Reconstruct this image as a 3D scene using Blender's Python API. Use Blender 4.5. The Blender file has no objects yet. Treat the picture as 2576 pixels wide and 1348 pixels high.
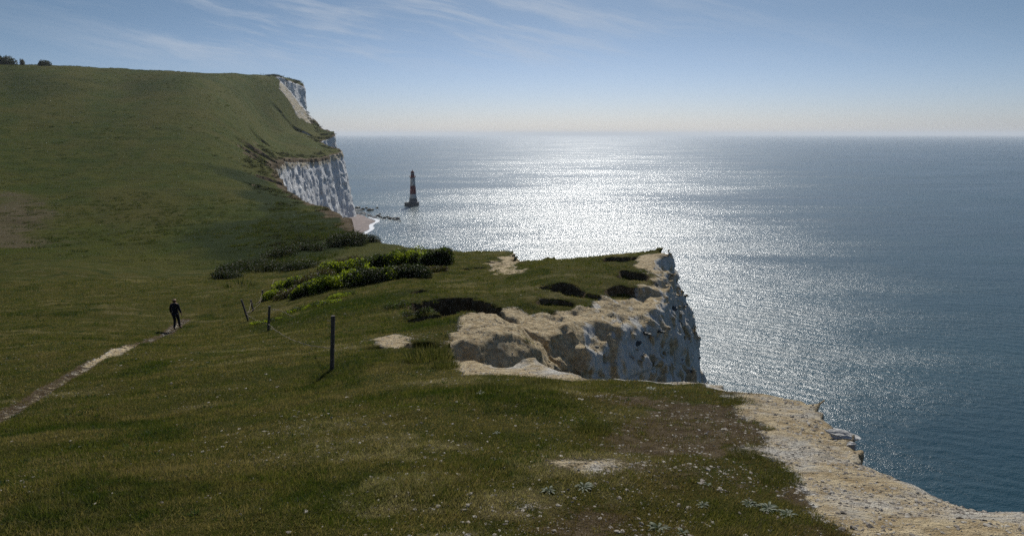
import bpy, bmesh, math, random
import numpy as np
from mathutils import Vector, Matrix
random.seed(7); rng = np.random.default_rng(11)
SC = bpy.context.scene
COL = SC.collection
SEA = -90.0            # sea level; the camera's eye is at z = 0
# ------------------------------------------------------------------ camera
W_, H_, FOC = 2576.0, 1348.0, 1678.0
PITCH = math.atan((674 - 338) / FOC)
cp, sp = math.cos(PITCH), math.sin(PITCH)
cd_ = bpy.data.cameras.new("camera"); cam = bpy.data.objects.new("camera", cd_); COL.objects.link(cam)
cam.location = (0, 0, 0); cam.rotation_euler = (math.radians(90) - PITCH, 0, 0)
cd_.sensor_width = 36; cd_.lens = 36 * FOC / W_; cd_.clip_start = 0.05; cd_.clip_end = 200000
SC.camera = cam
# ------------------------------------------------------------------ light
SUN_AZ, SUN_EL = math.radians(6.0), math.radians(37)
SC.view_settings.view_transform = 'Standard'; SC.view_settings.look = 'None'
SC.view_settings.gamma = 1; SC.view_settings.exposure = 0.0
SC.cycles.use_denoising = False
SC.cycles.volume_bounces = 0; SC.cycles.max_bounces = 6
SC.cycles.transparent_max_bounces = 8
ld = bpy.data.lights.new("sun", 'SUN'); ld.energy = 4.3; ld.angle = math.radians(0.5); ld.color = (1, 0.965, 0.90)
sun = bpy.data.objects.new("sun", ld); COL.objects.link(sun)
sdir = Vector((math.sin(SUN_AZ) * math.cos(SUN_EL), math.cos(SUN_AZ) * math.cos(SUN_EL), math.sin(SUN_EL)))
sun.rotation_euler = sdir.to_track_quat('Z', 'Y').to_euler(); sun.location = (0, 0, 60)


class NT:
    """tiny helper for building node trees"""
    def __init__(s, tree):
        s.t = tree; s.n = tree.nodes; s.l = tree.links; s.n.clear()
    def node(s, typ, inp=None, **kw):
        n = s.n.new(typ)
        for k, v in kw.items(): setattr(n, k, v)
        for k, v in (inp or {}).items():
            i = n.inputs[k]
            if isinstance(v, bpy.types.NodeSocket): s.l.new(v, i)
            else: i.default_value = v
        return n
    def m(s, op, a, b=0.0, c=None, clamp=False):
        n = s.node('ShaderNodeMath', {0: a, 1: b}, operation=op, use_clamp=clamp)
        if c is not None:
            if isinstance(c, bpy.types.NodeSocket): s.l.new(c, n.inputs[2])
            else: n.inputs[2].default_value = c
        return n.outputs[0]
    def step(s, x, lo, hi):
        return s.node('ShaderNodeMapRange', {0: x, 1: lo, 2: hi, 3: 0.0, 4: 1.0}, interpolation_type='SMOOTHSTEP').outputs[0]
    def rng(s, x, a, b, c, d):
        return s.node('ShaderNodeMapRange', {0: x, 1: a, 2: b, 3: c, 4: d}).outputs[0]
    def mix(s, f, a, b, mode='MIX'):
        n = s.node('ShaderNodeMix', data_type='RGBA', blend_type=mode)
        for i, v in ((0, f), (6, a), (7, b)):
            if isinstance(v, bpy.types.NodeSocket): s.l.new(v, n.inputs[i])
            elif i == 0: n.inputs[i].default_value = v
            else: n.inputs[i].default_value = (v[0], v[1], v[2], 1)
        return n.outputs[2]
    def noise(s, vec, scale, det=4, rough=0.55, dist=0.0):
        return s.node('ShaderNodeTexNoise', {'Vector': vec, 'Scale': scale, 'Detail': det, 'Roughness': rough, 'Distortion': dist}).outputs[0]
    def scl(s, vec, x, y, z, rot=(0, 0, 0)):
        return s.node('ShaderNodeMapping', {0: vec, 2: rot, 3: (x, y, z)}).outputs[0]
    def bump(s, h, strength, dist, nrm=None):
        d = {'Height': h, 'Strength': strength, 'Distance': dist}
        if nrm is not None: d['Normal'] = nrm
        return s.node('ShaderNodeBump', d).outputs[0]


# world: physical sky with thin cirrus
wd = bpy.data.worlds.new("World"); SC.world = wd; wd.use_nodes = True
T = NT(wd.node_tree)
sky = T.node('ShaderNodeTexSky', sky_type='NISHITA', sun_disc=False, sun_elevation=SUN_EL, sun_rotation=SUN_AZ,
             altitude=100, air_density=1.0, dust_density=0.6, ozone_density=1.2)
tc = T.node('ShaderNodeTexCoord').outputs['Generated']
sx = T.node('ShaderNodeSeparateXYZ', {0: tc})
yy = T.m('MAXIMUM', T.m('ABSOLUTE', sx.outputs[1]), 0.05)
u = T.m('DIVIDE', sx.outputs[0], yy); v = T.m('DIVIDE', sx.outputs[2], yy)
uv = T.node('ShaderNodeCombineXYZ', {0: u, 1: v, 2: 0.0}).outputs[0]
warp = T.node('ShaderNodeTexNoise', {'Vector': uv, 'Scale': 5.0, 'Detail': 2}).outputs[1]
wv = T.node('ShaderNodeVectorMath', {0: T.node('ShaderNodeVectorMath', {0: warp, 1: (0.5, 0.5, 0.5)}, operation='SUBTRACT').outputs[0], 1: (0.10, 0.035, 0)}, operation='MULTIPLY').outputs[0]
uvw = T.node('ShaderNodeVectorMath', {0: uv, 1: wv}, operation='ADD').outputs[0]
rot = T.node('ShaderNodeVectorRotate', {'Vector': uvw, 'Angle': math.radians(11)}, rotation_type='Z_AXIS').outputs[0]
st = T.noise(T.scl(rot, 2.2, 26, 1), 1.0, 6, 0.62, 0.4)
st2 = T.noise(T.scl(rot, 9, 90, 1), 1.0, 4, 0.6)
stv = T.m('ADD', st, T.m('MULTIPLY', T.m('SUBTRACT', st2, 0.5), 0.35))
cov = T.noise(T.scl(uv, 2.6, 7, 1), 1.0, 2)
gu = T.m('MULTIPLY', T.step(u, -0.75, -0.35), T.m('SUBTRACT', 1.0, T.step(u, -0.02, 0.42)))
gv = T.m('MULTIPLY', T.step(v, 0.075, 0.13), T.m('SUBTRACT', 1.0, T.step(v, 0.5, 1.2)))
mask = T.m('MULTIPLY', T.m('ADD', T.m('MULTIPLY', gu, 0.8), 0.2), gv)
cir = T.m('MULTIPLY', T.step(T.m('ADD', stv, T.m('MULTIPLY', T.m('SUBTRACT', cov, 0.5), 0.5)), 0.42, 0.74), mask)
skyc = T.mix(1.0, sky.outputs[0], T.mix(T.step(v, 0.15, 0.7), T.mix(T.step(v, -0.02, 0.20), (.76, .92, 1.42), (.53, .65, .82)), (.88, .98, 1.12)), 'MULTIPLY')
hz = T.m('POWER', T.m('SUBTRACT', 1.0, T.m('MAXIMUM', sx.outputs[2], 0.0)), 14.0)
gray = T.node('ShaderNodeRGBToBW', {0: sky.outputs[0]}).outputs[0]
skyd = T.mix(T.m('MULTIPLY', hz, 0.0), skyc, gray)
cloudc = T.mix(1.0, skyd, (1.0, 1.0, 1.0), 'MULTIPLY')
cl = T.mix(T.m('MULTIPLY', cir, 0.6), skyd, (8.6, 9.4, 10.6))
bg = T.node('ShaderNodeBackground', {0: cl, 1: 0.06})
T.l.new(bg.outputs[0], T.node('ShaderNodeOutputWorld').inputs[0])


# ------------------------------------------------------------------ maths helpers
def ray(px, py):
    """direction through a photo pixel (2576 frame), scaled to unit depth along +Y"""
    a = np.asarray(px, float) - 1288; b = 674 - np.asarray(py, float)
    Y = FOC * cp + b * sp; Z = -FOC * sp + b * cp
    return a / Y, Z / Y

def P(px, py, Y):
    rx, rz = ray(px, py); return np.array([rx * Y, Y + 0 * rx, rz * Y]).T

TAB = {}
def vnoise(p, seed=0):
    if seed not in TAB: TAB[seed] = np.random.default_rng(100 + seed).random((32, 32, 32)).astype(np.float32)
    t = TAB[seed]
    p = np.asarray(p, np.float32)
    i = np.floor(p).astype(np.int32); f = p - i; f = f * f * f * (f * (f * 6 - 15) + 10)
    i0 = i & 31; i1 = (i + 1) & 31
    x0, y0, z0 = i0[..., 0], i0[..., 1], i0[..., 2]; x1, y1, z1 = i1[..., 0], i1[..., 1], i1[..., 2]
    fx, fy, fz = f[..., 0], f[..., 1], f[..., 2]
    def L(a, b, w): return a + (b - a) * w
    a = L(L(t[x0, y0, z0], t[x1, y0, z0], fx), L(t[x0, y1, z0], t[x1, y1, z0], fx), fy)
    b = L(L(t[x0, y0, z1], t[x1, y0, z1], fx), L(t[x0, y1, z1], t[x1, y1, z1], fx), fy)
    return L(a, b, fz) * 2 - 1

def cells(p, seed=0):
    """random value of the nearest jittered cell point, and distance to it"""
    p = np.asarray(p, np.float32); i = np.floor(p).astype(np.int32); best = np.full(p.shape[:-1], 1e9, np.float32); val = np.zeros_like(best)
    for s_ in (seed, seed + 1, seed + 2, seed + 3): vnoise(np.zeros((1, 3)), s_)
    T0, T1, T2, T3 = (TAB[seed + k] for k in range(4))
    for a in (-1, 0, 1):
        for b in (-1, 0, 1):
            for c in (-1, 0, 1):
                q = i + np.array([a, b, c]); x, y, z = (q[..., 0] & 31), (q[..., 1] & 31), (q[..., 2] & 31)
                d = (q[..., 0] + T0[x, y, z] - p[..., 0]) ** 2 + (q[..., 1] + T1[x, y, z] - p[..., 1]) ** 2 + (q[..., 2] + T2[x, y, z] - p[..., 2]) ** 2
                m_ = d < best; best = np.where(m_, d, best); val = np.where(m_, T3[x, y, z], val)
    return val * 2 - 1, np.sqrt(best)

def fbm(p, seed=0, octv=4, gain=0.5):
    s = 0; a = 1.0; p = np.asarray(p, np.float32)
    for k in range(octv):
        s = s + a * vnoise(p * (2.03 ** k) + 7.3 * k, seed + k); a *= gain
    return s

def n2(x, y, sc, seed=0, octv=3):
    return fbm(np.stack([x / sc, y / sc, np.zeros_like(x) + 3.1 * seed], -1), seed, octv)

def sstep(a, b, x):
    t = np.clip((x - a) / (b - a), 0, 1); return t * t * (3 - 2 * t)

def polydist(x, y, poly):
    """signed distance to a closed polygon: negative inside"""
    sh = x.shape; x = x.ravel().astype(np.float64); y = y.ravel().astype(np.float64)
    d = np.full(x.shape, 1e18); ins = np.zeros(x.shape, bool)
    n = len(poly)
    for i in range(n):
        ax, ay = poly[i]; bx, by = poly[(i + 1) % n]
        ex, ey = bx - ax, by - ay
        t = np.clip(((x - ax) * ex + (y - ay) * ey) / (ex * ex + ey * ey + 1e-12), 0, 1)
        d = np.minimum(d, (x - ax - t * ex) ** 2 + (y - ay - t * ey) ** 2)
        if ay != by:
            c = ((ay > y) != (by > y)) & (x < ex * (y - ay) / (by - ay) + ax)
            ins ^= c
    return (np.sqrt(d) * np.where(ins, -1, 1)).reshape(sh)

def linedist(x, y, pts):
    d = np.full(x.shape, 1e18)
    for (ax, ay), (bx, by) in zip(pts[:-1], pts[1:]):
        ex, ey = bx - ax, by - ay
        t = np.clip(((x - ax) * ex + (y - ay) * ey) / (ex * ex + ey * ey + 1e-12), 0, 1)
        d = np.minimum(d, (x - ax - t * ex) ** 2 + (y - ay - t * ey) ** 2)
    return np.sqrt(d)

# ------------------------------------------------------------------ the top surface of the land
CT = [  # (px, py, depth): where the turf is seen
 (0,1348,4.3),(640,1348,4.0),(1288,1348,3.9),(1900,1348,3.75),(2400,1348,3.7),
 (0,1200,5.9),(640,1200,5.5),(1288,1200,5.2),(1900,1200,5.3),(2300,1220,5.0),
 (0,1100,7.8),(640,1100,7.2),(1288,1100,6.6),(2000,1100,6.9),
 (0,1000,12),(400,1000,10.6),(800,1000,9.7),(1288,1000,9.0),(1900,1000,9.2),
 (400,930,14.5),(835,930,13),(1100,930,12.2),(1300,935,11.7),(1480,957,10.8),(1700,963,10.5),
 (300,880,19.5),(600,865,20),(900,860,17.5),(1010,870,16),(0,900,20),
 (445,828,33),(300,840,30),(0,820,32),(676,832,28),(625,808,32),(637,782,38),(662,755,43),(560,800,37),
 (0,760,45),(300,760,44),(500,740,48),(800,800,27.5),(800,720,42),(900,760,32),(1000,720,37),(1000,800,24),
 (1100,700,42),(1150,655,54),(1250,642,60),(1200,700,40),(1300,690,39),(1400,662,42),(1560,642,44),(1674,645,41),
 (1450,720,33),(1600,695,36.5),(1350,755,30),(1250,745,30.5),(1150,720,35),(1000,680,50),(900,690,50),(760,740,42),(700,720,50),
 (1220,792,22),(1130,800,21.5),(1320,832,19.6),(1120,855,17),(1240,838,17.8),(1100,780,25),
 (1424,802,27.6),(1600,800,29.5),(1345,848,25.2),(1640,760,32.5),
 (0,700,62),(300,700,65),(550,700,66),(700,680,70),(850,660,72),
 (0,650,88),(300,650,90),(600,650,92),(850,620,95),(940,612,100),
 (0,600,125),(300,600,128),(600,600,120),(894,585,125),
 (0,550,165),(300,550,168),(600,550,165),(865,540,165),(827,518,200),
 (0,500,205),(300,500,205),(600,500,215),(768,503,240),
 (0,450,245),(300,450,250),(600,450,275),(715,469,300),(695,436,360),
 (0,400,285),(300,400,298),(600,400,340),(689,413,430),
 (0,350,335),(300,350,350),(600,350,440),(641,350,560),(730,398,560),(790,400,640),(859,383,740),
 (0,300,395),(300,300,415),(600,300,540),(654,292,790),(760,340,800),(842,346,860),(794,311,950),(740,320,860),
 (0,250,470),(300,250,520),(600,250,700),(715,251,900),
 (0,200,570),(300,200,650),(600,210,810),(771,221,1060),(734,206,1000),
 (-200,150,640),(0,162,650),(200,169,690),(400,178,760),(600,190,850),(700,197,950),
 (650,193,900),(650,209,1020),(100,165,668),(300,173,725),(500,184,805),(100,182,800),(300,190,855),(500,200,935),(-200,172,760),(0,178,780),(200,184,820),(400,194,890),(600,204,980),(700,212,1080),(0,230,1150),(400,235,1250)]
CX = [(0,0,-1.7),(0,-6,-0.9),(-6,-5,-1.4),(6,-6,-1.2),(-9,0,-2.6),(4,1,-1.8),(12,-8,-1.6),(-20,-6,-4.5),(-25,8,-8.0),
      (-45,20,-13),(8,10,-4.1),(14,4,-3.2),(12,30,-8.2),(14,45,-8.4),(6,60,-11),(10,75,-12),(30,60,-12),(20,20,-6),(30,100,-18),(0,120,-20),
      (0,200,-24),(-20,300,-26),(-60,400,-26),(-110,560,-26),(-120,740,-22),(-150,860,-4),(-200,1000,20),(-240,1100,70),
      (-420,1250,66),(-900,900,60),(-900,500,60),(-600,300,5),(-400,150,-18),(-200,60,-16),
      (-60,60,-15.5),(-300,1400,40),(-700,1300,30),(0,1300,40)]
pts = np.array([P(*c) for c in CT] + [np.array(c, float) for c in CX])
def warpxy(x, y):
    r = np.sqrt(x * x + y * y) + 1e-6; k = np.log1p(r / 6.0) / r
    return x * k, y * k
def base_plane(x, y): return -1.7 - 0.2 * y * 30 / (30 + np.abs(y))
def _rb(d2): return d2 * np.log(d2 + 1e-12) * 0.5
_q = np.stack(warpxy(pts[:, 0], pts[:, 1]), -1)
_r = np.hypot(pts[:, 0], pts[:, 1])
_v = (pts[:, 2] - base_plane(pts[:, 0], pts[:, 1])) / (_r + 6)
_n = len(pts)
_K = _rb(((_q[:, None] - _q[None]) ** 2).sum(-1)) + np.eye(_n) * 0.0008
_A = np.zeros((_n + 3, _n + 3)); _A[:_n, :_n] = _K; _A[:_n, _n] = 1; _A[:_n, _n + 1:] = _q; _A[_n:, :_n] = _A[:_n, _n:].T
_w = np.linalg.solve(_A, np.concatenate([_v, np.zeros(3)]))
def top_smooth(x, y):
    sh = np.shape(x); x = np.ravel(x).astype(float); y = np.ravel(y).astype(float)
    out = np.empty(x.shape)
    for s in range(0, len(x), 40000):
        a, b = x[s:s + 40000], y[s:s + 40000]
        qx, qy = warpxy(a, b)
        d2 = (qx[:, None] - _q[None, :, 0]) ** 2 + (qy[:, None] - _q[None, :, 1]) ** 2
        val = _rb(d2) @ _w[:_n] + _w[_n] + qx * _w[_n + 1] + qy * _w[_n + 2]
        out[s:s + 40000] = val * (np.hypot(a, b) + 6) + base_plane(a, b)
    return out.reshape(sh)

# hollows, scarps and humps: (px, py, depth, half-width x, half-width y, drop, edge softness, yaw)
FEAT = [(1135,778,27.2,1.9,2.5,1.25,.22,.12),(1215,772,26.2,1.2,1.1,.65,.22,0),(1090,800,23.5,1.5,.9,.45,.5,.2),(1425,720,32.6,1.0,1.1,.7,.2,0),
        (1470,741,31.5,1.2,.6,.25,.25,.1),(1300,780,24.8,1.5,1.0,.8,.2,0),(1312,797,23.6,.55,.6,1.4,.25,0),
        (1055,868,16.3,.42,.55,1.3,.18,.1),(1560,648,42,1.2,1.6,.6,.2,0),(1590,690,36.5,.9,1.0,.5,.2,0),
        (1235,662,52,1.1,.7,.45,.3,0),(1190,672,47,.8,.6,.35,.3,0),(1050,665,50,.8,.5,.4,.3,0),(1000,700,42,.6,.4,.3,.3,0),(935,885,16,.4,.22,.22,.2,0),
        (1600,715,33.2,2.0,1.0,.45,.18,.35),(1390,748,29.6,1.0,.6,.3,.2,.1),(1060,745,33,.5,.6,.3,.25,0),(745,322,850,26,10,4,.3,.1),(655,372,600,7,16,4,.15,0),(668,440,395,9,16,3.5,.15,0),(650,412,450,12,20,4,.15,0),(640,430,410,9,12,2.5,.15,0),(690,480,310,7,10,2.5,.15,0),(650,494,270,5,6,1.6,.15,0),(830,540,158,4,5,1.6,.15,0)]
FEAT.append((1345, 826, 22.0, .42, 1.5, 1.5, .3, -.15)); FEAT.append((1340, 915, 12.8, .42, .30, -.20, .6, 0))
FE = []
for (a, b, Y, rx, ry, dr, so, yaw) in FEAT:
    p = P(a, b, Y); FE.append((p[0], p[1], rx, ry, dr, so, yaw))
PATHPX = [(-60,1065),(0,1036),(60,1003),(150,951),(210,922),(270,893),(330,868),(395,845),(440,822),(470,800)]

def hit_smooth(px, py, fn=None, lo=2.0, hi=1300.0):
    rx, rz = ray(px, py); Ys = np.geomspace(lo, hi, 1500)
    z = (fn or top_smooth)(rx * Ys, Ys) - rz * Ys
    k = np.argmax(z > 0)
    if z[k] <= 0: k = len(Ys) - 1
    if k == 0: return np.array([rx * Ys[0], Ys[0], rz * Ys[0]])
    t = z[k - 1] / (z[k - 1] - z[k]); Y = Ys[k - 1] + (Ys[k] - Ys[k - 1]) * t
    return np.array([rx * Y, Y, rz * Y])
PATH = [tuple(hit_smooth(a, b)[:2]) for a, b in PATHPX]

def top(x, y):
    x = np.asarray(x, float); y = np.asarray(y, float)
    z = top_smooth(x, y)
    r = np.hypot(x, y)
    nearw = 1 - sstep(90, 180, r)
    z = z + nearw * (n2(x, y, 5.0, 1) * 0.10 + n2(x, y, 1.3, 4) * 0.045 + n2(x, y, 0.35, 8, 2) * 0.016)
    z = z + sstep(40, 100, r) * n2(x, y, 14.0, 12) * 0.45 * (1 - sstep(300, 600, r) * .5) + sstep(70, 150, r) * n2(x, y, 4.0, 9) * 0.16
    for (cx, cy, rx, ry, dr, so, yaw) in FE:
        c, s = math.cos(yaw), math.sin(yaw)
        dx, dy = x - cx, y - cy
        sel = (np.abs(dx) < 3 * max(rx, ry)) & (np.abs(dy) < 3 * max(rx, ry))
        if not sel.any(): continue
        a = (dx[sel] * c + dy[sel] * s) / rx; b = (-dx[sel] * s + dy[sel] * c) / ry
        e = np.sqrt(a * a + b * b) + 0.28 * n2(x[sel], y[sel], 0.8 if cy < 90 else rx * .45, 21, 3) 
        far_side = np.clip(b, -1, 1) * 0.5 + 0.5
        wdt = so * (1.0 - 0.72 * far_side) + 0.05
        z[sel] = z[sel] - dr * (1 - sstep(1 - wdt, 1 + wdt * .4, e)) * (0.35 + 0.65 * far_side)
    sel = r < 60
    if sel.any():
        dp = linedist(x[sel], y[sel], PATH) + 0.07 * n2(x[sel], y[sel], .7, 30)
        z[sel] = z[sel] - 0.12 * (1 - sstep(0.08, 0.24, dp))
    return z

# coast line in plan (closed: land inside)
CE = [(2576,1275,4.3),(2480,1262,4.5),(2380,1228,4.95),(2290,1190,5.4),(2210,1160,5.75),(2160,1140,6.0),(2135,1090,6.7),(2070,1040,7.7),(2022,1000,8.8),(1920,993,9.2),(1860,988,9.5),(1815,975,9.9),(1812,963,10.2),(1730,960,10.5),
      (1600,956,10.9),(1480,953,11.1),(1440,938,11.8),(1400,915,12.6),(1340,902,13.1),(1260,925,12.6),(1180,908,13.4),(1125,900,14.2),(1085,888,15.2),(1050,880,15.9),
      (1060,858,16.7),(1110,858,16.6),(1209,846,17.3),(1262,834,18),(1300,842,18.2),(1336,860,19.2),(1346,824,20.8),(1300,803,22.4),(1290,797,23.8),(1335,812,24.6),
      (1352,850,25.0),(1400,818,26.2),(1500,803,27.6),(1590,803,28.8),(1632,792,30.3),(1652,770,31.5),(1668,752,33.0),(1672,745,35.0),(1660,700,37.5),(1656,650,40.5),(1668,642,42.5),
      (1600,637,46),(1500,640,48),(1400,650,50),(1310,663,52),(1285,668,53),(1290,655,56),(1303,642,60),(1285,634,65),(1240,634,69),(1135,640,77),(1040,632,88),(960,612,99),(925,600,112),
      (894,585,125),(880,560,145),(865,540,165),(827,518,200),(768,503,240),(735,490,270),(715,469,300),(700,450,330),(692,430,385),(690,414,440),(712,405,520),(740,403,575),(790,404,640),(827,394,690),(859,384,740),
      (857,380,765),(830,374,790),(808,362,815),(812,345,840),(842,347,868),(838,340,900),(812,320,930),(795,310,960),(745,303,955),(715,296,950),(700,285,955),(722,272,990),(728,250,985),(716,225,960),(712,205,965),(735,207,1000),(770,222,1060),(752,222,1120),(720,222,1200)]
coast = [(9,-14),(7.4,-4),(5.6,1.2)] + [tuple(P(*c)[:2]) for c in CE] + [(-520,1500),(-900,1500),(-900,-60),(9,-60)]
coast = np.array(coast)

def cliff_w(x, y):
    """1 where chalk slopes round over softly (middle block), small where the lip is crisp"""
    return sstep(14, 17, y) * (1 - sstep(56, 64, y))

def field_setup(xs, ys):
    X, Yg = np.meshgrid(xs, ys, indexing='ij')
    t = top(X, Yg)
    c = polydist(X, Yg, coast)
    r = np.hypot(X, Yg)
    amp = np.interp(r, [0, 5, 15, 40, 100, 300, 800], [.05, .12, .28, .4, .9, 1.8, 2.2])
    scl = np.interp(r, [0, 70, 71, 2000], [1, 1, 10, 10])
    near = r < 110
    if near.any() and ys[0] < 60:
        wr = np.zeros_like(t)
        for pg, am in (([(1110,870),(1130,815),(1200,785),(1290,780),(1350,805),(1350,870),(1200,880)], 1.0), ([(1340,870),(1350,790),(1400,770),(1480,760),(1560,740),(1620,712),(1710,690),(1740,820),(1600,840),(1400,840)], 1.0), ([(1225,668),(1262,645),(1330,635),(1330,690),(1240,690)], .8), ([(970,880),(960,850),(990,835),(1030,850),(1040,880)], .6)):
            pw = [tuple(hit_smooth(a, b)[:2]) for a, b in pg]; wr = np.maximum(wr, am * (1 - sstep(-.6, .5, polydist(X, Yg, pw))))
        rid = 1 - np.abs(n2(X, Yg, 1.6, 133, 4)) * 2.4
        t = t + wr * (rid * .13 - .06 + n2(X, Yg, .45, 136, 3) * .07)
        es = sstep(-1.5, -.5, c) * (Yg < 12) * sstep(.6, 1.4, X)
        t = t + es * (n2(X, Yg, .30, 138, 4) * .030 - .05 * sstep(-.35, .1, c))
    nn = np.zeros_like(X)
    near_n = n2(X, Yg, 1.1, 40, 3) * .75; far_n = n2(X, Yg, 22.0, 44, 4)
    wgt = sstep(60, 100, r)
    nn = near_n * (1 - wgt) + far_n * wgt
    return X, Yg, t.astype(np.float32), (c + nn * amp).astype(np.float32)

def build_land(name, xs, ys, zs, far):
    xs, ys, zs = [np.asarray(a, np.float32) for a in (xs, ys, zs)]
    X, Yg, t, c = field_setup(xs, ys)
    z = zs[None, None, :]
    A = z - t[:, :, None]                       # above the turf
    dep = np.maximum(-A, 0)                     # depth below the turf level
    if far:
        bat = (0.16 - .13 * sstep(780, 900, Yg))[:, :, None].astype(np.float32) * dep
        k = np.full_like(t, 1.2)[:, :, None]
    else:
        cw = cliff_w(X, Yg).astype(np.float32)[:, :, None]
        bat = (0.10 + 0.13 * cw + .06 * cw * sstep(5.8, 7.6, X)[:, :, None].astype(np.float32)) * dep + cw * (0.35 + 0.95 * (1 - sstep(5.2, 7.2, X))[:, :, None].astype(np.float32)) * (1 - np.exp(-dep / 1.3)) - (1 - cw) * .12 * np.exp(-((dep - .8) / .5) ** 2)
        k = 0.07 + 0.33 * cw
    G = c[:, :, None] - bat
    # smooth max
    h = np.clip(0.5 + 0.5 * (A - G) / k, 0, 1)
    Fd = A * h + G * (1 - h) + k * h * (1 - h)
    del bat
    cl = (1 - h)
    del A, h
    band = np.abs(Fd) < (5.0 if far else 1.0)
    I = np.argwhere(band & (cl > 0.02))
    p = np.stack([xs[I[:, 0]], ys[I[:, 1]], zs[I[:, 2]]], -1)
    clf = cl[I[:, 0], I[:, 1], I[:, 2]]
    if far:
        ss = np.interp(np.hypot(p[:, 0], p[:, 1]), [70, 250, 600], [.25, .6, 1.0]).astype(np.float32)
        q = p * np.array([1, 1, .5], np.float32)
        d = fbm(q / 11.0, 60, 4, .6) * 1.15 + fbm(p * np.array([1, 1, 3], np.float32) / 9.0, 66, 3) * .6 + cells(p * np.array([1, 1, .7], np.float32) / 7.0, 92)[0] * .9
        d = d * ss
    else:
        q = p * np.array([1, 1, .45], np.float32)
        rr = np.abs(vnoise(q / 1.3, 71)) 
        rg_ = 1 - np.abs(vnoise(q * np.array([1, 1, .6], np.float32) / 2.6 + 5, 77)) * 2.2
        d = fbm(q / 1.6, 70, 4, .6) * .36 + (0.5 - rr) * .12 + rg_ * .17 + fbm(p / .3, 75, 2) * .06
        wp = p + np.stack([vnoise(p / .7, 81), vnoise(p / .7 + 9, 82), vnoise(p / .7 + 19, 83)], -1) * .25
        d = d + cells(wp * np.array([1.1, 1.1, 1.7], np.float32) / 1.0, 84)[0] * .20 + cells(wp * np.array([3, 3, 4.2], np.float32), 88)[0] * .075
        d = d * np.interp(p[:, 1], [3, 10, 20, 30], [.35, .5, .9, 1.25])
    Fd[I[:, 0], I[:, 1], I[:, 2]] += (d * clf).astype(np.float32)
    del cl, band
    # ---- surface nets
    s = Fd < 0
    nx, ny, nz = s.shape
    cnt = np.zeros((nx - 1, ny - 1, nz - 1), np.int8)
    for a in (0, 1):
        for b in (0, 1):
            for e in (0, 1):
                cnt += s[a:nx - 1 + a, b:ny - 1 + b, e:nz - 1 + e]
    C = np.argwhere((cnt > 0) & (cnt < 8)); del cnt
    idx = np.full((nx - 1, ny - 1, nz - 1), -1, np.int32)
    idx[C[:, 0], C[:, 1], C[:, 2]] = np.arange(len(C))
    corners = [(a, b, e) for a in (0, 1) for b in (0, 1) for e in (0, 1)]
    val = {k_: Fd[C[:, 0] + k_[0], C[:, 1] + k_[1], C[:, 2] + k_[2]] for k_ in corners}
    acc = np.zeros((len(C), 3), np.float64); num = np.zeros(len(C))
    for k1 in corners:
        for ax in range(3):
            if k1[ax]: continue
            k2 = list(k1); k2[ax] = 1; k2 = tuple(k2)
            v1, v2 = val[k1], val[k2]
            m = (v1 < 0) != (v2 < 0)
            tt = np.where(m, v1 / np.where(m, v1 - v2, 1), 0)
            pos = np.stack([np.full(len(C), k1[0], float), np.full(len(C), k1[1], float), np.full(len(C), k1[2], float)], -1)
            pos[:, ax] += tt
            acc += pos * m[:, None]; num += m
    fr = acc / num[:, None]
    V = np.empty((len(C), 3))
    for ax, arr in enumerate((xs, ys, zs)):
        i = C[:, ax]; V[:, ax] = arr[i] + fr[:, ax] * (arr[i + 1] - arr[i])
    quads = []
    # edges along each axis
    for ax in range(3):
        sl1 = [slice(1, -1)] * 3; sl2 = [slice(1, -1)] * 3
        sl1[ax] = slice(0, -1); sl2[ax] = slice(1, None)
        a_, b_ = s[tuple(sl1)], s[tuple(sl2)]
        E = np.argwhere(a_ != b_)
        flip = a_[E[:, 0], E[:, 1], E[:, 2]]
        o = [1, 1, 1]; o[ax] = 0
        E = E + np.array(o)
        u1, u2 = [(1, 2), (2, 0), (0, 1)][ax]
        def at(d1, d2):
            e = E.copy(); e[:, u1] -= d1; e[:, u2] -= d2
            return idx[e[:, 0], e[:, 1], e[:, 2]]
        q = np.stack([at(1, 1), at(0, 1), at(0, 0), at(1, 0)], -1)
        q[~flip] = q[~flip][:, ::-1]
        quads.append(q)
    Q = np.concatenate(quads); Q = Q[(Q >= 0).all(1)]
    me = bpy.data.meshes.new(name)
    me.vertices.add(len(V)); me.vertices.foreach_set('co', V.astype(np.float32).ravel())
    me.loops.add(Q.size); me.loops.foreach_set('vertex_index', Q.ravel().astype(np.int32))
    me.polygons.add(len(Q)); me.polygons.foreach_set('loop_start', (np.arange(len(Q)) * 4).astype(np.int32))
    me.polygons.foreach_set('use_smooth', np.ones(len(Q), bool))
    me.update(calc_edges=True); me.validate()
    ob = bpy.data.objects.new(name, me); COL.objects.link(ob)
    # vertex data: interpolated turf level and coast distance, plus normals
    nr = np.empty(len(V) * 3, np.float32); me.vertex_normals.foreach_get('vector', nr); nr = nr.reshape(-1, 3)
    i, j = C[:, 0], C[:, 1]
    tv = (t[i, j] + t[i + 1, j] + t[i, j + 1] + t[i + 1, j + 1]) / 4
    cv = (c[i, j] + c[i + 1, j] + c[i, j + 1] + c[i + 1, j + 1]) / 4
    return ob, V, nr, tv, cv

def spacing(knots):
    """knots: [(pos, step), ...] -> coordinates whose step varies linearly between the knots"""
    ps = [k[0] for k in knots]; ds = [k[1] for k in knots]
    out = [ps[0]]
    while out[-1] < ps[-1]: out.append(out[-1] + float(np.interp(out[-1], ps, ds)))
    return np.array(out)

def set_mask(ob, chalk, soil, dry, lush):
    a = ob.data.attributes.new('mask', 'FLOAT_COLOR', 'POINT')
    a.data.foreach_set('color', np.stack([chalk, soil, dry, lush], -1).astype(np.float32).ravel())

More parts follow.
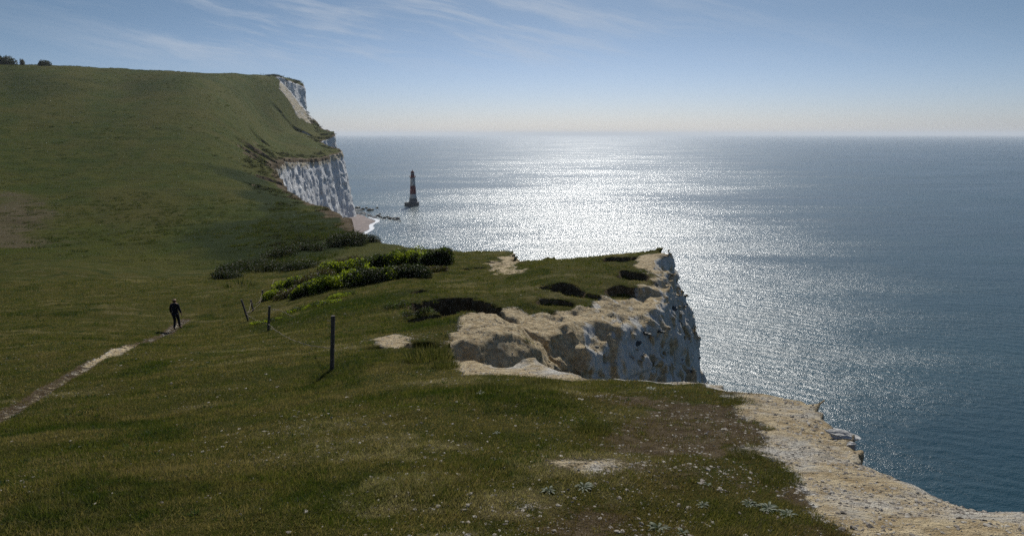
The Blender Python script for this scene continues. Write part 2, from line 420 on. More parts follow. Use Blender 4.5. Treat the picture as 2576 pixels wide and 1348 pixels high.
def area(V, pix, soft, far=False):
    """0..1 inside a patch of ground outlined on the photo and dropped onto the terrain"""
    poly = [tuple(hit_smooth(a, b)[:2]) for a, b in pix]
    pa = np.array(poly); pad = soft * 2
    sel = (V[:, 0] > pa[:, 0].min() - pad) & (V[:, 0] < pa[:, 0].max() + pad) & (V[:, 1] > pa[:, 1].min() - pad) & (V[:, 1] < pa[:, 1].max() + pad)
    o = np.zeros(len(V)); o[sel] = 1 - sstep(-soft, soft, polydist(V[sel, 0], V[sel, 1], poly) + soft * (1.1 * n2(V[sel, 0], V[sel, 1], soft * 4, 130, 4))); return o

def blob(V, px, py, rx, ry, Y=None):
    p = hit_smooth(px, py) if Y is None else P(px, py, Y)
    return np.exp(-(((V[:, 0] - p[0]) / rx) ** 2 + ((V[:, 1] - p[1]) / ry) ** 2))

# ---- near ground
ground, V, NR, TV, CV = build_land('ground', spacing([(-64, .42), (-20, .22), (-8, .13), (12, .12), (20, .2), (26, .5)]),
    spacing([(-9, .25), (0, .14), (3, .10), (12, .11), (30, .15), (45, .24), (80, .36)]),
    np.concatenate([spacing([(-93, 4), (-30, 1.2), (-18, .4)])[:-1], spacing([(-18, .25), (-13, .16), (-9.5, .11), (-1.0, .11), (2, .3)])]), False)
ground['kind'] = 'structure'
below = TV - V[:, 2]
steep = 1 - sstep(.62, .86, NR[:, 2])
edge_in = -CV
cface = sstep(.10, .35, below) * sstep(-.9, -.1, CV)
chalk = np.maximum(cface, 0)
# bare chalk ground: right-hand strip, the lip in the middle, the knoll, the shoulder above the middle cliff
east = sstep(-1.55, -.55, CV + .42 * n2(V[:, 0], V[:, 1], .8, 90, 4)) * sstep(0.6, 1.4, V[:, 0]) * (1 - sstep(8.4, 9.6, V[:, 1]))
chalk = np.maximum(chalk, east)
lip = sstep(-.32, -.15, CV) * (1 - sstep(13, 14, V[:, 1]))
chalk = np.maximum(chalk, lip)
chalk = np.maximum(chalk, area(V, [(1150,905),(1200,895),(1330,900),(1440,930),(1485,952),(1440,958),(1330,945),(1200,940),(1140,925)], .2))
chalk = np.maximum(chalk, area(V, [(1110,860),(1130,815),(1200,790),(1290,785),(1345,810),(1345,860),(1200,870)], .55))
chalk = np.maximum(chalk, area(V, [(1340,860),(1350,795),(1400,775),(1480,765),(1560,745),(1620,715),(1700,700),(1720,800),(1600,830),(1400,830)], .6))
chalk = np.maximum(chalk, area(V, [(1590,646),(1640,642),(1700,642),(1700,720),(1640,705),(1610,665)], .55))
chalk = np.maximum(chalk, area(V, [(1225,668),(1262,645),(1310,640),(1310,690),(1240,690)], .6) * .95)
chalk = np.maximum(chalk, area(V, [(970,880),(960,850),(990,835),(1030,850),(1040,880)], .35) * .9)
dpath = linedist(V[:, 0], V[:, 1], PATH)
pth = (1 - sstep(.10, .24, dpath / (1 + V[:, 1] / 45))) * (V[:, 1] < 60)
pxh = [hit_smooth(262, 897), hit_smooth(345, 862)]
pch = blob(V, 300, 880, 1.4, 2.6)
chalk = np.maximum(chalk, pth * np.clip(.46 + pch * .6, 0, 1))
soil = np.maximum(steep * sstep(.03, .1, below) * (1 - sstep(.25, .55, below)), pth * .95)
soil = np.maximum(soil, steep * (CV < -.5) * (V[:, 1] > 2))
for (a, b, rx, ry, s_) in [(1820,1090,1.5,1.3,.72),(1900,1000,1.0,.7,.6),(1750,1200,.9,.8,.5),(1450,1330,.5,.4,.7),(1600,1330,.5,.4,.5),(1500,1290,.4,.4,.75),(1780,1060,.9,.7,.55),(1950,1080,.5,.7,.5),(1700,1180,.8,.7,.45),(2080,1330,.4,.3,.6),(1600,1010,1.2,.5,.4),(1800,1150,.7,.8,.5),(1300,930,1.2,.5,.35),(1000,850,1.0,.8,.5),(1150,830,1.2,1.0,.5),(1250,1300,.4,.3,.3)]:
    soil = np.maximum(soil, blob(V, a, b, rx, ry) * s_)
rock_mid = sstep(14, 16, V[:, 1]) * (V[:, 1] < 70)
ochre = np.where(rock_mid > .5, (.84 - .48 * sstep(.15, .65, NR[:, 0]) * (V[:, 0] > 3)) * np.clip(1.1 - .06 * np.maximum(below - 2, 0), .5, 1) , .82) * sstep(.25, .6, chalk)
dry = np.clip(blob(V, 1500,1175,.95,.65) * .95 + blob(V, 1130, 1290, .6, .5) * .35 + blob(V, 700, 1090, 1.6, .8) * .35 + blob(V, 1420, 1040, .8, .5) * .3 + blob(V, 1320,1270,.35,.4) * .8 + blob(V, 1000, 1060, 1.2, .8) * .2 + blob(V, 820, 1050, 1.4, 1.2) * .22 + blob(V, 1150, 905, 1.6, .6) * .4 + blob(V,250,1250,1.2,.7)*.15 + blob(V, 500, 900, 3, 3) * .2 + blob(V, 1700, 690, 2, 3) * .5 + blob(V, 1600, 705, 1.5, 2) * .6, 0, 1)
dry = np.maximum(dry, ochre)
chalk = np.maximum(chalk, area(V, [(2075,1290),(2140,1348),(2200,1420),(2700,1420),(2700,1250),(2400,1200),(2200,1150),(2000,1180)], .12) * (V[:, 1] > 1.5))
chalk = np.maximum(chalk, .62 * blob(V, 1480, 1180, .55, .45)); chalk = np.maximum(chalk, .5 * blob(V, 1330, 1275, .3, .3))
lush = np.clip(blob(V, 960, 1180, 1.1, .9) * .42 + blob(V, 1100, 1000, 1.8, .6) * .7 + blob(V, 1080, 815, 1.8, 1.6) + blob(V, 650, 910, 2, 2) * .35 + blob(V, 1330, 980, 1.4, .5) * .6 + blob(V, 800, 790, 6, 5) * .8 + blob(V, 760, 720, 7, 6) * .6 + blob(V, 1000, 740, 5, 4) * .4 + blob(V, 850, 1240, .9, .5) * .6, 0, 1)
xr, yr = V[:, 0] + .9 * V[:, 1], V[:, 1] - .35 * V[:, 0]
wn = 1 + V[:, 1] / 25
dn = sstep(.0, .75, n2(xr / 2.2, yr, 1.0, 240, 4) + .35 * n2(V[:, 0], V[:, 1], 5.0, 243, 2)); ln = sstep(.05, .7, n2(V[:, 0], V[:, 1], 1.7, 246, 4))
dry = np.where(rock_mid * chalk > .3, dry, np.clip(np.maximum(dry, .62 * dn * (1 - .7 * ln)), 0, 1)); lush = np.clip(np.maximum(lush, .75 * ln), 0, 1)
br = sstep(1250, 1650, V[:, 0] / np.maximum(V[:, 1], 1) * 1650 + 1288) * (V[:, 1] < 11.5) * (V[:, 1] > 1)
soil = np.maximum(soil, br * (.22 + .45 * sstep(-.2, .6, n2(V[:, 0], V[:, 1], .8, 250, 4)))); lush = lush * (1 - .5 * br)
dry = np.where((chalk > .4) & (rock_mid < .5), .74 + .3 * n2(V[:, 0], V[:, 1], .9, 260, 3), dry); dry = np.clip(dry, 0, 1)
set_mask(ground, np.clip(chalk, 0, 1), np.clip(soil, 0, 1), dry, lush)
NEARV = dict(V=V, N=NR, C=CV, chalk=np.clip(chalk, 0, 1), T=TV)

# ---- far hill and cliffs
hills, V2, NR2, TV2, CV2 = build_land('hills', spacing([(-900, 9), (-640, 5), (-340, 2.0), (-190, 1.1), (-70, .6), (-10, .6), (30, 1.2)]),
    spacing([(79.3, .55), (200, 1.2), (600, 2.2), (1000, 3.0), (1320, 6)]),
    np.concatenate([spacing([(-93, 1.8), (-30, 1.2), (-27, .7)])[:-1], spacing([(-27, .7), (-10, .7), (0, 1.1), (90, 1.3), (104, 2)])]), True)
hills['kind'] = 'structure'
below = TV2 - V2[:, 2]
steep = 1 - sstep(.62, .84, NR2[:, 2])
chalk = sstep(2.0, 4.0, below + n2(V2[:, 0], V2[:, 1], 7, 95) * 1.0) * sstep(-4, -1, CV2)
r2 = np.hypot(V2[:, 0], V2[:, 1])
chalk = np.where(r2 < 420, sstep(3.0, 6.0, below) * .9, chalk)
def far_line(pl, w):
    return 1 - sstep(w * .5, w, linedist(V2[:, 0], V2[:, 1], [tuple(P(*q)[:2]) for q in pl]) + n2(V2[:, 0], V2[:, 1], 6, 97) * w * .35)
soil = np.maximum(steep * (1 - chalk), 0) * sstep(-30, -8, CV2)
scar = steep * (V2[:, 1] > 560) * sstep(.8, 2, below * 0 + np.where(steep > .3, 2, 0)) * (CV2 < 0)
chalk = np.maximum(chalk, np.clip(sstep(.55, .9, steep) * (V2[:, 1] > 700) * sstep(-48, -26, CV2) * sstep(672, 690, V2[:, 0] / V2[:, 1] * 1650 + 1288), 0, 1))
soil = np.maximum(soil, (1 - sstep(0, 6, -CV2 + 2.5 * n2(V2[:, 0], V2[:, 1], 9, 98))) * .9 * (V2[:, 1] > 105))
dry2 = np.clip(area(V2, [(-60,610),(-60,490),(60,475),(240,480),(300,500),(420,495),(470,530),(440,580),(300,600),(180,600),(60,640)], 14) * .42 + area(V2, [(-60,630),(-60,485),(20,478),(75,500),(70,600),(30,640)], 5) * .45, 0, 1)
dry2 = np.maximum(dry2, area(V2, [(0,440),(40,440),(110,200),(150,180),(120,175),(85,200),(50,330)], 6) * .35)
lush_shade2 = np.clip(area(V2, [(540,720),(560,620),(640,520),(620,440),(700,500),(860,560),(940,615),(820,650),(700,700)], 10) * .9 + area(V2, [(-60,420),(-60,170),(60,165),(150,200),(70,320)], 22) * .6
                + area(V2, [(-60,740),(-60,655),(200,640),(520,560),(700,560),(900,600),(700,700),(540,745),(300,700)], 12) * .7 * sstep(80, 135, V2[:, 1])  # lower-slope band: scrub green plus the slope's shadow, painted in as darker turf
                + area(V2, [(200,200),(400,190),(560,205),(460,240),(300,260),(220,240)], 26) * .55, 0, 1)
set_mask(hills, chalk, np.clip(soil, 0, 1), np.where(chalk > .5, sstep(14, 2, below) * np.where(r2 > 800, .3, .8) + (CV2 < -7) * (r2 > 700) * .4, dry2), lush_shade2)

# ------------------------------------------------------------------ materials
def new_mat(name):
    m = bpy.data.materials.new(name); m.use_nodes = True; return m, NT(m.node_tree)

def land_material(name, far):
    m, t = new_mat(name)
    S = 14.0 if far else 1.0
    geo = t.node('ShaderNodeNewGeometry'); pos = geo.outputs['Position']
    at = t.node('ShaderNodeAttribute', attribute_name='mask')
    ch = t.node('ShaderNodeSeparateColor', {0: at.outputs['Color']})
    chalk, soil, dry = ch.outputs[0], ch.outputs[1], ch.outputs[2]; lush = at.outputs['Alpha']
    nb = t.noise(pos, .9 / S, 4, .6); nm = t.noise(pos, 5.0 / S, 5, .65); nf = t.noise(pos, 38.0 / S, 4, .7)
    # turf: mottled, streaked along the wind
    st = t.noise(t.scl(pos, 1.6 / S, 6 / S, 1 / S, (0, 0, .5)), 2.0, 4, .65)
    g1, g2, g3 = ((.062, .076, .010), (.100, .092, .020), (.030, .050, .007)) if not far else ((.050, .072, .005), (.085, .092, .009), (.028, .048, .004))
    turf = t.mix(t.step(nb, .35, .68), g1, g2)
    turf = t.mix(t.m('MULTIPLY', t.step(st, .5, .72), .55), turf, (.15, .125, .055) if not far else (.095, .082, .03))
    turf = t.mix(t.m('MULTIPLY', t.step(nm, .5, .75), .5), turf, g3)
    turf = t.mix(t.m('MULTIPLY', t.step(t.noise(pos, .22 / S, 4, .6), .5, .66), .55), turf, (.125, .105, .030) if not far else (.100, .088, .016))
    if far:
        sepp = t.node('ShaderNodeSeparateXYZ', {0: pos}); az = t.m('DIVIDE', sepp.outputs[0], t.m('ADD', sepp.outputs[1], 120.0))
        strp = t.noise(t.node('ShaderNodeCombineXYZ', {0: az, 1: t.m('MULTIPLY', sepp.outputs[1], .0006), 2: 0.0}).outputs[0], 16.0, 3, .6)
        turf = t.mix(t.m('MULTIPLY', t.step(strp, .42, .62), .5), turf, (.105, .095, .018))
        turf = t.mix(t.m('MULTIPLY', t.step(t.noise(pos, .35, 4, .7), .5, .7), .55), turf, (.020, .030, .006))
    turf = t.mix(t.step(t.m('ADD', lush, t.m('MULTIPLY', t.m('SUBTRACT', nm, .5), .9)), .35, .9), turf, (.034, .052, .008) if not far else (.027, .043, .006))  # on the far hill this darker green also carries the painted shadow band
    turf = t.mix(t.step(t.m('ADD', dry, t.m('MULTIPLY', t.m('SUBTRACT', nm, .5), 1.1)), .4, .85), turf, (.21, .17, .095) if not far else (.13, .105, .055))
    turf = t.mix(t.m('MULTIPLY', t.step(nf, .35, .7), .5), turf, t.mix(1.0, turf, (.42, .45, .4), 'MULTIPLY'))
    if not far: turf = t.mix(1.0, turf, (.80, .80, .62), 'MULTIPLY')
    earth = t.mix(t.step(nm, .35, .7), (.080, .055, .030), (.175, .135, .080))
    sf = t.step(t.m('ADD', soil, t.m('MULTIPLY', t.m('SUBTRACT', t.m('ADD', nm, t.m('MULTIPLY', t.m('SUBTRACT', nf, .5), .5)), .5), .9)), .42, .62)
    col = t.mix(sf, turf, earth)
    # chalk: cream to white, flint specks, bedding and ochre stain
    vs = t.noise(t.scl(pos, 1.5 / S, 1.5 / S, (.22 if not far else .8) / S), 2.2, 5, .65, .3)
    bed = t.noise(t.scl(pos, .15 / S, .15 / S, 4.0 / S), 1.0, 5, .6, .5)
    ck = t.mix(t.step(vs, .35, .7), (.56, .53, .46), (.80, .79, .75)) if not far else t.mix(t.step(vs, .3, .7), (.54, .54, .54), (.80, .80, .79))
    ck = t.mix(t.m('MULTIPLY', t.step(nf, .55, .75), .5), ck, (.36, .28, .17))
    och = t.step(t.m('ADD', dry, t.m('MULTIPLY', t.m('SUBTRACT', vs, .5), 1.3)), .35, .8)
    ck = t.mix(t.m('MULTIPLY', och, .85), ck, t.mix(t.step(nm, .35, .65), (.34, .23, .09), (.62, .49, .28)) if not far else (.42, .34, .20))
    ck = t.mix(t.m('MULTIPLY', t.step(bed, .60, .68), .45), ck, (.20, .17, .12))
    vor = t.node('ShaderNodeTexVoronoi', {'Vector': t.scl(pos, 1, 1, 1.4), 'Scale': (8.0 if not far else .45), 'Randomness': 1.0})
    spk = t.m('MULTIPLY', t.m('LESS_THAN', vor.outputs['Distance'], .15), t.step(nb, .45, .6))
    ck = t.mix(t.m('MULTIPLY', spk, .8), ck, (.09, .08, .07))
    cf = t.step(t.m('ADD', chalk, t.m('MULTIPLY', t.m('SUBTRACT', t.m('ADD', nm, t.m('MULTIPLY', t.m('SUBTRACT', nf, .5), .9)), .5), .75)), .42, .58)
    col = t.mix(cf, col, ck)
    # relief
    crk = t.node('ShaderNodeTexVoronoi', {'Vector': t.node('ShaderNodeVectorMath', {0: t.scl(pos, 1, 1, .55), 1: t.node('ShaderNodeVectorMath', {0: t.node('ShaderNodeTexNoise', {'Vector': pos, 'Scale': 3.0 / S}).outputs[1], 1: (.5 * S,) * 3}, operation='MULTIPLY').outputs[0]}, operation='ADD').outputs[0], 'Scale': 2.6 / S}, feature='DISTANCE_TO_EDGE').outputs[0]
    hch = t.m('ADD', t.m('ADD', t.m('MULTIPLY', t.step(crk, 0, .14), .12 if not far else .5), t.m('MULTIPLY', nm, 1.0)), t.m('ADD', t.m('MULTIPLY', nf, .45), t.m('MULTIPLY', vs, .7)))
    hgr = t.m('ADD', t.m('MULTIPLY', nm, .5), t.m('MULTIPLY', nf, .6))
    hh = t.m('ADD', t.m('MULTIPLY', cf, hch), t.m('MULTIPLY', t.m('SUBTRACT', 1.0, cf), hgr))
    nrm = t.bump(hh, 1.0, .16 if not far else 1.4)
    b = t.node('ShaderNodeBsdfPrincipled', {'Base Color': col, 'Roughness': .92, 'Normal': nrm, 'Specular IOR Level': .04})
    t.l.new(b.outputs[0], t.node('ShaderNodeOutputMaterial').inputs[0])
    return m
ground.data.materials.append(land_material('turf_and_chalk', False))
hills.data.materials.append(land_material('hill_turf_and_chalk', True))

def simple(name, c1, c2, scale=8, rough=.8, bump=0.0, bdist=.02, metal=0, spec=.3):
    m, t = new_mat(name)
    pos = t.node('ShaderNodeTexCoord').outputs['Object']
    n = t.noise(pos, scale, 5, .6)
    d = {'Base Color': t.mix(t.step(n, .3, .7), c1, c2), 'Roughness': rough, 'Metallic': metal, 'Specular IOR Level': spec}
    if bump: d['Normal'] = t.bump(n, bump, bdist)
    b = t.node('ShaderNodeBsdfPrincipled', d)
    t.l.new(b.outputs[0], t.node('ShaderNodeOutputMaterial').inputs[0])
    return m

def leaf_mat(name, c1, c2, trans, c3=None, patch=None):
    """leaf: front colour plus light passing through; colour varies leaf by leaf"""
    m, t = new_mat(name)
    rnd = t.node('ShaderNodeNewGeometry').outputs['Random Per Island']
    col = t.mix(rnd, c1, c2)
    if patch:
        pn = t.noise(t.node('ShaderNodeNewGeometry').outputs['Position'], patch, 3, .6); col = t.mix(t.step(pn, .44, .56), (.022, .030, .010), col)
    if c3: col = t.mix(t.step(rnd, .80, .9), col, c3)
    d = t.node('ShaderNodeBsdfPrincipled', {'Base Color': col, 'Roughness': .6, 'Specular IOR Level': .25})
    tr = t.node('ShaderNodeBsdfTranslucent', {0: t.mix(1.0, col, (1.5, 1.6, .8), 'MULTIPLY')})
    mx = t.node('ShaderNodeMixShader', {0: trans, 1: d.outputs[0], 2: tr.outputs[0]})
    t.l.new(mx.outputs[0], t.node('ShaderNodeOutputMaterial').inputs[0])
    return m

# sea
m, t = new_mat('sea_water')
pos = t.node('ShaderNodeNewGeometry').outputs['Position']
big = t.noise(t.scl(pos, 1, 2.6, 1, (0, 0, .12)), .0022, 5, .55, .6)
slick = t.noise(t.scl(pos, 1, 3.0, 1, (0, 0, -.10)), .0035, 5, .62, .8)
w0 = t.noise(t.scl(pos, 1, 2.2, 1, (0, 0, .25)), .012, 3, .6)
w1 = t.noise(t.scl(pos, 1, 1.9, 1, (0, 0, .35)), .06, 4, .6)
w2 = t.noise(t.scl(pos, 1, 1.5, 1, (0, 0, -.2)), .35, 4, .62)
w3 = t.noise(pos, 2.2, 3, .65)
swell = t.node('ShaderNodeTexWave', {'Vector': t.scl(pos, 1, 1, 1, (0, 0, math.radians(-62))), 'Scale': .05, 'Distortion': 6.0, 'Detail': 3.0, 'Detail Scale': 1.4}, wave_type='BANDS', wave_profile='SIN').outputs['Fac']
calm = t.m('ADD', t.m('MULTIPLY', t.step(slick, .36, .64), .5), t.m('MULTIPLY', t.step(big, .3, .7), .5))
h = t.m('ADD', t.m('ADD', t.m('MULTIPLY', w0, 3.5), t.m('ADD', t.m('MULTIPLY', w1, 1.8), t.m('MULTIPLY', w2, 1.35))), t.m('ADD', t.m('MULTIPLY', w3, .42), t.m('MULTIPLY', swell, .32)))
nrm = t.bump(h, t.rng(calm, 0, 1, .30, .50), 1.1)
col = t.mix(t.step(big, .3, .7), (.004, .036, .050), (.006, .048, .062))
b = t.node('ShaderNodeBsdfPrincipled', {'Base Color': col, 'Roughness': t.rng(calm, 0, 1, .20, .30), 'IOR': 1.33, 'Normal': nrm, 'Specular IOR Level': .5})
t.l.new(b.outputs[0], t.node('ShaderNodeOutputMaterial').inputs[0])
SEA_MAT = m
bm = bmesh.new()
rad = [0, 300, 1500, 8000, 60000]
rings = []
for r in rad[1:]:
    rings.append([bm.verts.new((r * math.sin(2 * math.pi * k / 64), r * math.cos(2 * math.pi * k / 64), SEA)) for k in range(64)])
c0 = bm.verts.new((0, 0, SEA))
for k in range(64): bm.faces.new((c0, rings[0][(k + 1) % 64], rings[0][k]))
for a, b_ in zip(rings[:-1], rings[1:]):
    for k in range(64): bm.faces.new((a[k], a[(k + 1) % 64], b_[(k + 1) % 64], b_[k]))
bmesh.ops.recalc_face_normals(bm, faces=bm.faces)
def mesh_obj(name, bm, mat=None, parent=None, smooth=True):
    me = bpy.data.meshes.new(name); bm.to_mesh(me); bm.free()
    if smooth: me.polygons.foreach_set('use_smooth', [True] * len(me.polygons))
    o = bpy.data.objects.new(name, me); COL.objects.link(o)
    if mat: me.materials.append(mat)
    if parent: o.parent = parent
    return o
sea = mesh_obj('sea', bm, SEA_MAT); sea['kind'] = 'structure'
if sea.data.polygons[0].normal.z < 0: sea.data.flip_normals()

# ------------------------------------------------------------------ tools for things
def tag(o, label, cat, group=None, kind=None):
    if kind: o['kind'] = kind
    if label: o['label'] = label
    if cat: o['category'] = cat
    if group: o['group'] = group
    return o
def empty(name, loc, rz=0.0, sc=1.0):
    o = bpy.data.objects.new(name, None); COL.objects.link(o); o.location = loc; o.rotation_euler = (0, 0, rz); o.scale = (sc,) * 3
    o.empty_display_size = .1; return o
def mesh_np(name, V, F, mat=None, parent=None, smooth=False, attr=None):
    """V: (n,3) points, F: (m,k) faces of k corners"""
    me = bpy.data.meshes.new(name); V = np.asarray(V, np.float32); F = np.asarray(F, np.int32)
    me.vertices.add(len(V)); me.vertices.foreach_set('co', V.ravel())
    me.loops.add(F.size); me.loops.foreach_set('vertex_index', F.ravel())
    me.polygons.add(len(F)); me.polygons.foreach_set('loop_start', (np.arange(len(F)) * F.shape[1]).astype(np.int32))
    me.polygons.foreach_set('use_smooth', np.full(len(F), smooth))
    me.update(calc_edges=True)
    if attr is not None:
        a = me.attributes.new('mask', 'FLOAT_COLOR', 'POINT'); a.data.foreach_set('color', np.asarray(attr, np.float32).ravel())
    o = bpy.data.objects.new(name, me); COL.objects.link(o)
    if mat: me.materials.append(mat)
    if parent: o.parent = parent
    return o
from mathutils.bvhtree import BVHTree
def bvh_of(ob):
    me = ob.data; co = np.empty(len(me.vertices) * 3, np.float32); me.vertices.foreach_get('co', co)
    lp = np.empty(len(me.loops), np.int32); me.loops.foreach_get('vertex_index', lp)
    return BVHTree.FromPolygons(co.reshape(-1, 3).tolist(), lp.reshape(-1, 4).tolist())
BV = [bvh_of(ground), bvh_of(hills)]
def hit(px, py):
    rx, rz = ray(px, py); d = Vector((float(rx), 1, float(rz))).normalized(); best = None
    for b in BV:
        h = b.ray_cast(Vector((0, 0, 0)), d)
        if h[0] is not None and (best is None or h[3] < best[3]): best = h
    return best
def drop(x, y, z0=160):
    best = None
    for b in BV:
        h = b.ray_cast(Vector((x, y, z0)), Vector((0, 0, -1)))
        if h[0] is not None and (best is None or h[0].z > best.z): best = h[0]
    return best if best else Vector((x, y, float(top(np.array([x]), np.array([y]))[0])))
def at_depth(px, Y):
    """point on the ground in the direction of photo column px at depth Y"""
    x = float((px - 1288) / 1650.0 * Y); return drop(x, Y)
def crest(px, up=0.0):
    """first ground met on the skyline above photo column px"""
    for y in np.arange(140, 260, .7):
        h = hit(px, y)
        if h is not None and h[0].y > 300: return hit(px, y + up)[0]
def tube(bm, pts, r, seg=8, cap=True, mat=0):
    """tapered tube through points; r: radius or list of radii"""
    pts = [Vector(p) for p in pts]; rs = r if isinstance(r, (list, tuple)) else [r] * len(pts)
    prev = None; rings = []
    for i, p in enumerate(pts):
        d = (pts[min(i + 1, len(pts) - 1)] - pts[max(i - 1, 0)]).normalized()
        if prev is None:
            a = d.orthogonal().normalized()
        else:
            a = (prev - d * prev.dot(d)).normalized()
        prev = a; b = d.cross(a)
        rings.append([bm.verts.new(p + (a * math.cos(2 * math.pi * k / seg) + b * math.sin(2 * math.pi * k / seg)) * rs[i]) for k in range(seg)])
    for A, B in zip(rings[:-1], rings[1:]):
        for k in range(seg): bm.faces.new((A[k], A[(k + 1) % seg], B[(k + 1) % seg], B[k]))
    if cap:
        bm.faces.new(rings[0][::-1]); bm.faces.new(rings[-1])
def lathe(bm, prof, seg=32, c=(0, 0)):
    rings = [[bm.verts.new((c[0] + r * math.cos(2 * math.pi * k / seg), c[1] + r * math.sin(2 * math.pi * k / seg), z)) for k in range(seg)] for r, z in prof]
    for A, B in zip(rings[:-1], rings[1:]):
        for k in range(seg): bm.faces.new((A[k], A[(k + 1) % seg], B[(k + 1) % seg], B[k]))
    bm.faces.new(rings[0][::-1]); bm.faces.new(rings[-1])
def box(bm, c, s, rot=None):
    M = Matrix.Translation(c) @ (rot.to_4x4() if rot else Matrix.Identity(4)) @ Matrix.Diagonal((*s, 1))
    bmesh.ops.create_cube(bm, size=1, matrix=M)

# ------------------------------------------------------------------ turf blades
def face_samples(ob, weight, n, rg):
    me = ob.data; nv = len(me.vertices)
    co = np.empty(nv * 3, np.float32); me.vertices.foreach_get('co', co); co = co.reshape(-1, 3)
    lp = np.empty(len(me.loops), np.int32); me.loops.foreach_get('vertex_index', lp); q = lp.reshape(-1, 4)
    A, B, C_, D = (co[q[:, k]] for k in range(4))
    nrm = np.cross(C_ - A, D - B); ar = np.linalg.norm(nrm, axis=1) / 2
    w = weight(q, (A + B + C_ + D) / 4) * ar; cw = np.cumsum(w); f = np.searchsorted(cw, rg.random(n) * cw[-1]); f = np.minimum(f, len(q) - 1)
    a, b = rg.random(n)[:, None], rg.random(n)[:, None]
    p = (A[f] * (1 - a) + B[f] * a) * (1 - b) + (D[f] * (1 - a) + C_[f] * a) * b
    return p, f, q, nrm[f] / (2 * ar[f][:, None] + 1e-9)
MK = np.empty(len(ground.data.vertices) * 4, np.float32); ground.data.attributes['mask'].data.foreach_get('color', MK); MK = MK.reshape(-1, 4)
def in_view(c, mx=.84, top_=.10, bot=-.72):
    return (c[:, 1] > 1.2) & (np.abs(c[:, 0]) < mx * c[:, 1] + .6) & (c[:, 2] < top_ * c[:, 1])
def w_grass(q, c):
    m_ = MK[q].mean(1); d = np.linalg.norm(c, axis=1)
    nn = n2(c[:, 0], c[:, 1], .5, 140, 3)
    g = (1 - sstep(.3, .62, m_[:, 0] + nn * .22)) * (1 - .8 * sstep(.35, .7, m_[:, 1] + nn * .25))
    up = NR[q].mean(1)[:, 2] > .55
    return g * up * in_view(c) / (1 + (d / 4.5) ** 2) * (d < 75) * (1 + .6 * m_[:, 3])
def blades(n, rg, hmin, hmax, name, mat, wf, wid):
    p, f, q, nr = face_samples(ground, wf, n, rg)
    d = np.linalg.norm(p, axis=1); mk = MK[q[f]].mean(1)
    hgt = (hmin + (hmax - hmin) * rg.random(n) ** 2) * (1 + .8 * mk[:, 3]) * (1 + .3 * n2(p[:, 0], p[:, 1], .6, 150)) * (1 + d / 30)
    ang = rg.random(n) * 6.283; sd = np.stack([np.cos(ang), np.sin(ang), np.zeros(n)], -1) * (wid * (1 + d / 6) * (.6 + .8 * rg.random(n)))[:, None]
    lean = np.stack([rg.normal(.25, .5, n), rg.normal(-.1, .5, n), np.full(n, .9)], -1); lean /= np.linalg.norm(lean, axis=1)[:, None]
    V_ = np.empty((n, 3, 3)); V_[:, 0] = p - sd - np.array([0, 0, .004]); V_[:, 1] = p + sd - np.array([0, 0, .004]); V_[:, 2] = p + lean * hgt[:, None]
    at = np.repeat(mk[:, None, :], 3, 1)
    o = mesh_np(name, V_.reshape(-1, 3), np.arange(n * 3).reshape(-1, 3), mat, attr=at.reshape(-1, 4))
    return o
m, t = new_mat('grass_blades')
rnd = t.node('ShaderNodeNewGeometry').outputs['Random Per Island']; pos = t.node('ShaderNodeNewGeometry').outputs['Position']
at = t.node('ShaderNodeAttribute', attribute_name='mask'); ch = t.node('ShaderNodeSeparateColor', {0: at.outputs['Color']})
nz = t.noise(pos, 1.1, 4, .65)
pat = t.noise(pos, 5.0, 3, .6)
col = t.mix(rnd, (.045, .066, .008), (.165, .172, .028))
bigp = t.noise(t.scl(pos, 1, 2.2, 1, (0, 0, .6)), .45, 4, .65)
col = t.mix(t.m('MULTIPLY', t.step(bigp, .42, .58), .85), col, t.mix(rnd, (.10, .078, .030), (.27, .215, .09)))
col = t.mix(t.m('MULTIPLY', t.step(t.noise(pos, .8, 4, .65), .52, .62), .75), col, t.mix(rnd, (.024, .042, .006), (.075, .105, .014)))
col = t.mix(t.m('MULTIPLY', t.step(t.noise(pos, 2.3, 3, .6), .53, .64), .8), col, t.mix(rnd, (.022, .035, .008), (.06, .08, .016)))
col = t.mix(t.step(t.m('ADD', nz, t.m('MULTIPLY', rnd, .25)), .52, .78), col, (.26, .20, .095))
col = t.mix(t.step(t.m('ADD', at.outputs['Alpha'], t.m('MULTIPLY', t.m('SUBTRACT', pat, .5), 1.2)), .35, 1.0), col, t.mix(rnd, (.030, .052, .008), (.065, .092, .014)))
col = t.mix(t.step(t.m('ADD', ch.outputs[2], t.m('MULTIPLY', t.m('SUBTRACT', pat, .5), .8)), .4, .8), col, t.mix(rnd, (.30, .24, .13), (.42, .36, .22)))
col = t.mix(t.m('MULTIPLY', t.step(ch.outputs[1], .1, .6), .75), col, (.14, .095, .045))
dif = t.node('ShaderNodeBsdfPrincipled', {'Base Color': col, 'Roughness': .7, 'Specular IOR Level': .15})
trn = t.node('ShaderNodeBsdfTranslucent', {0: t.mix(1.0, col, (1.1, 1.15, .7), 'MULTIPLY')})
t.l.new(t.node('ShaderNodeMixShader', {0: .35, 1: dif.outputs[0], 2: trn.outputs[0]}).outputs[0], t.node('ShaderNodeOutputMaterial').inputs[0])
GRASS_M = m
rg = np.random.default_rng(5)
o = blades(620000, rg, .012, .042, 'grass', GRASS_M, w_grass, .0016)
tag(o, 'short grazed turf grass covering the foreground slope', 'grass', kind='stuff')

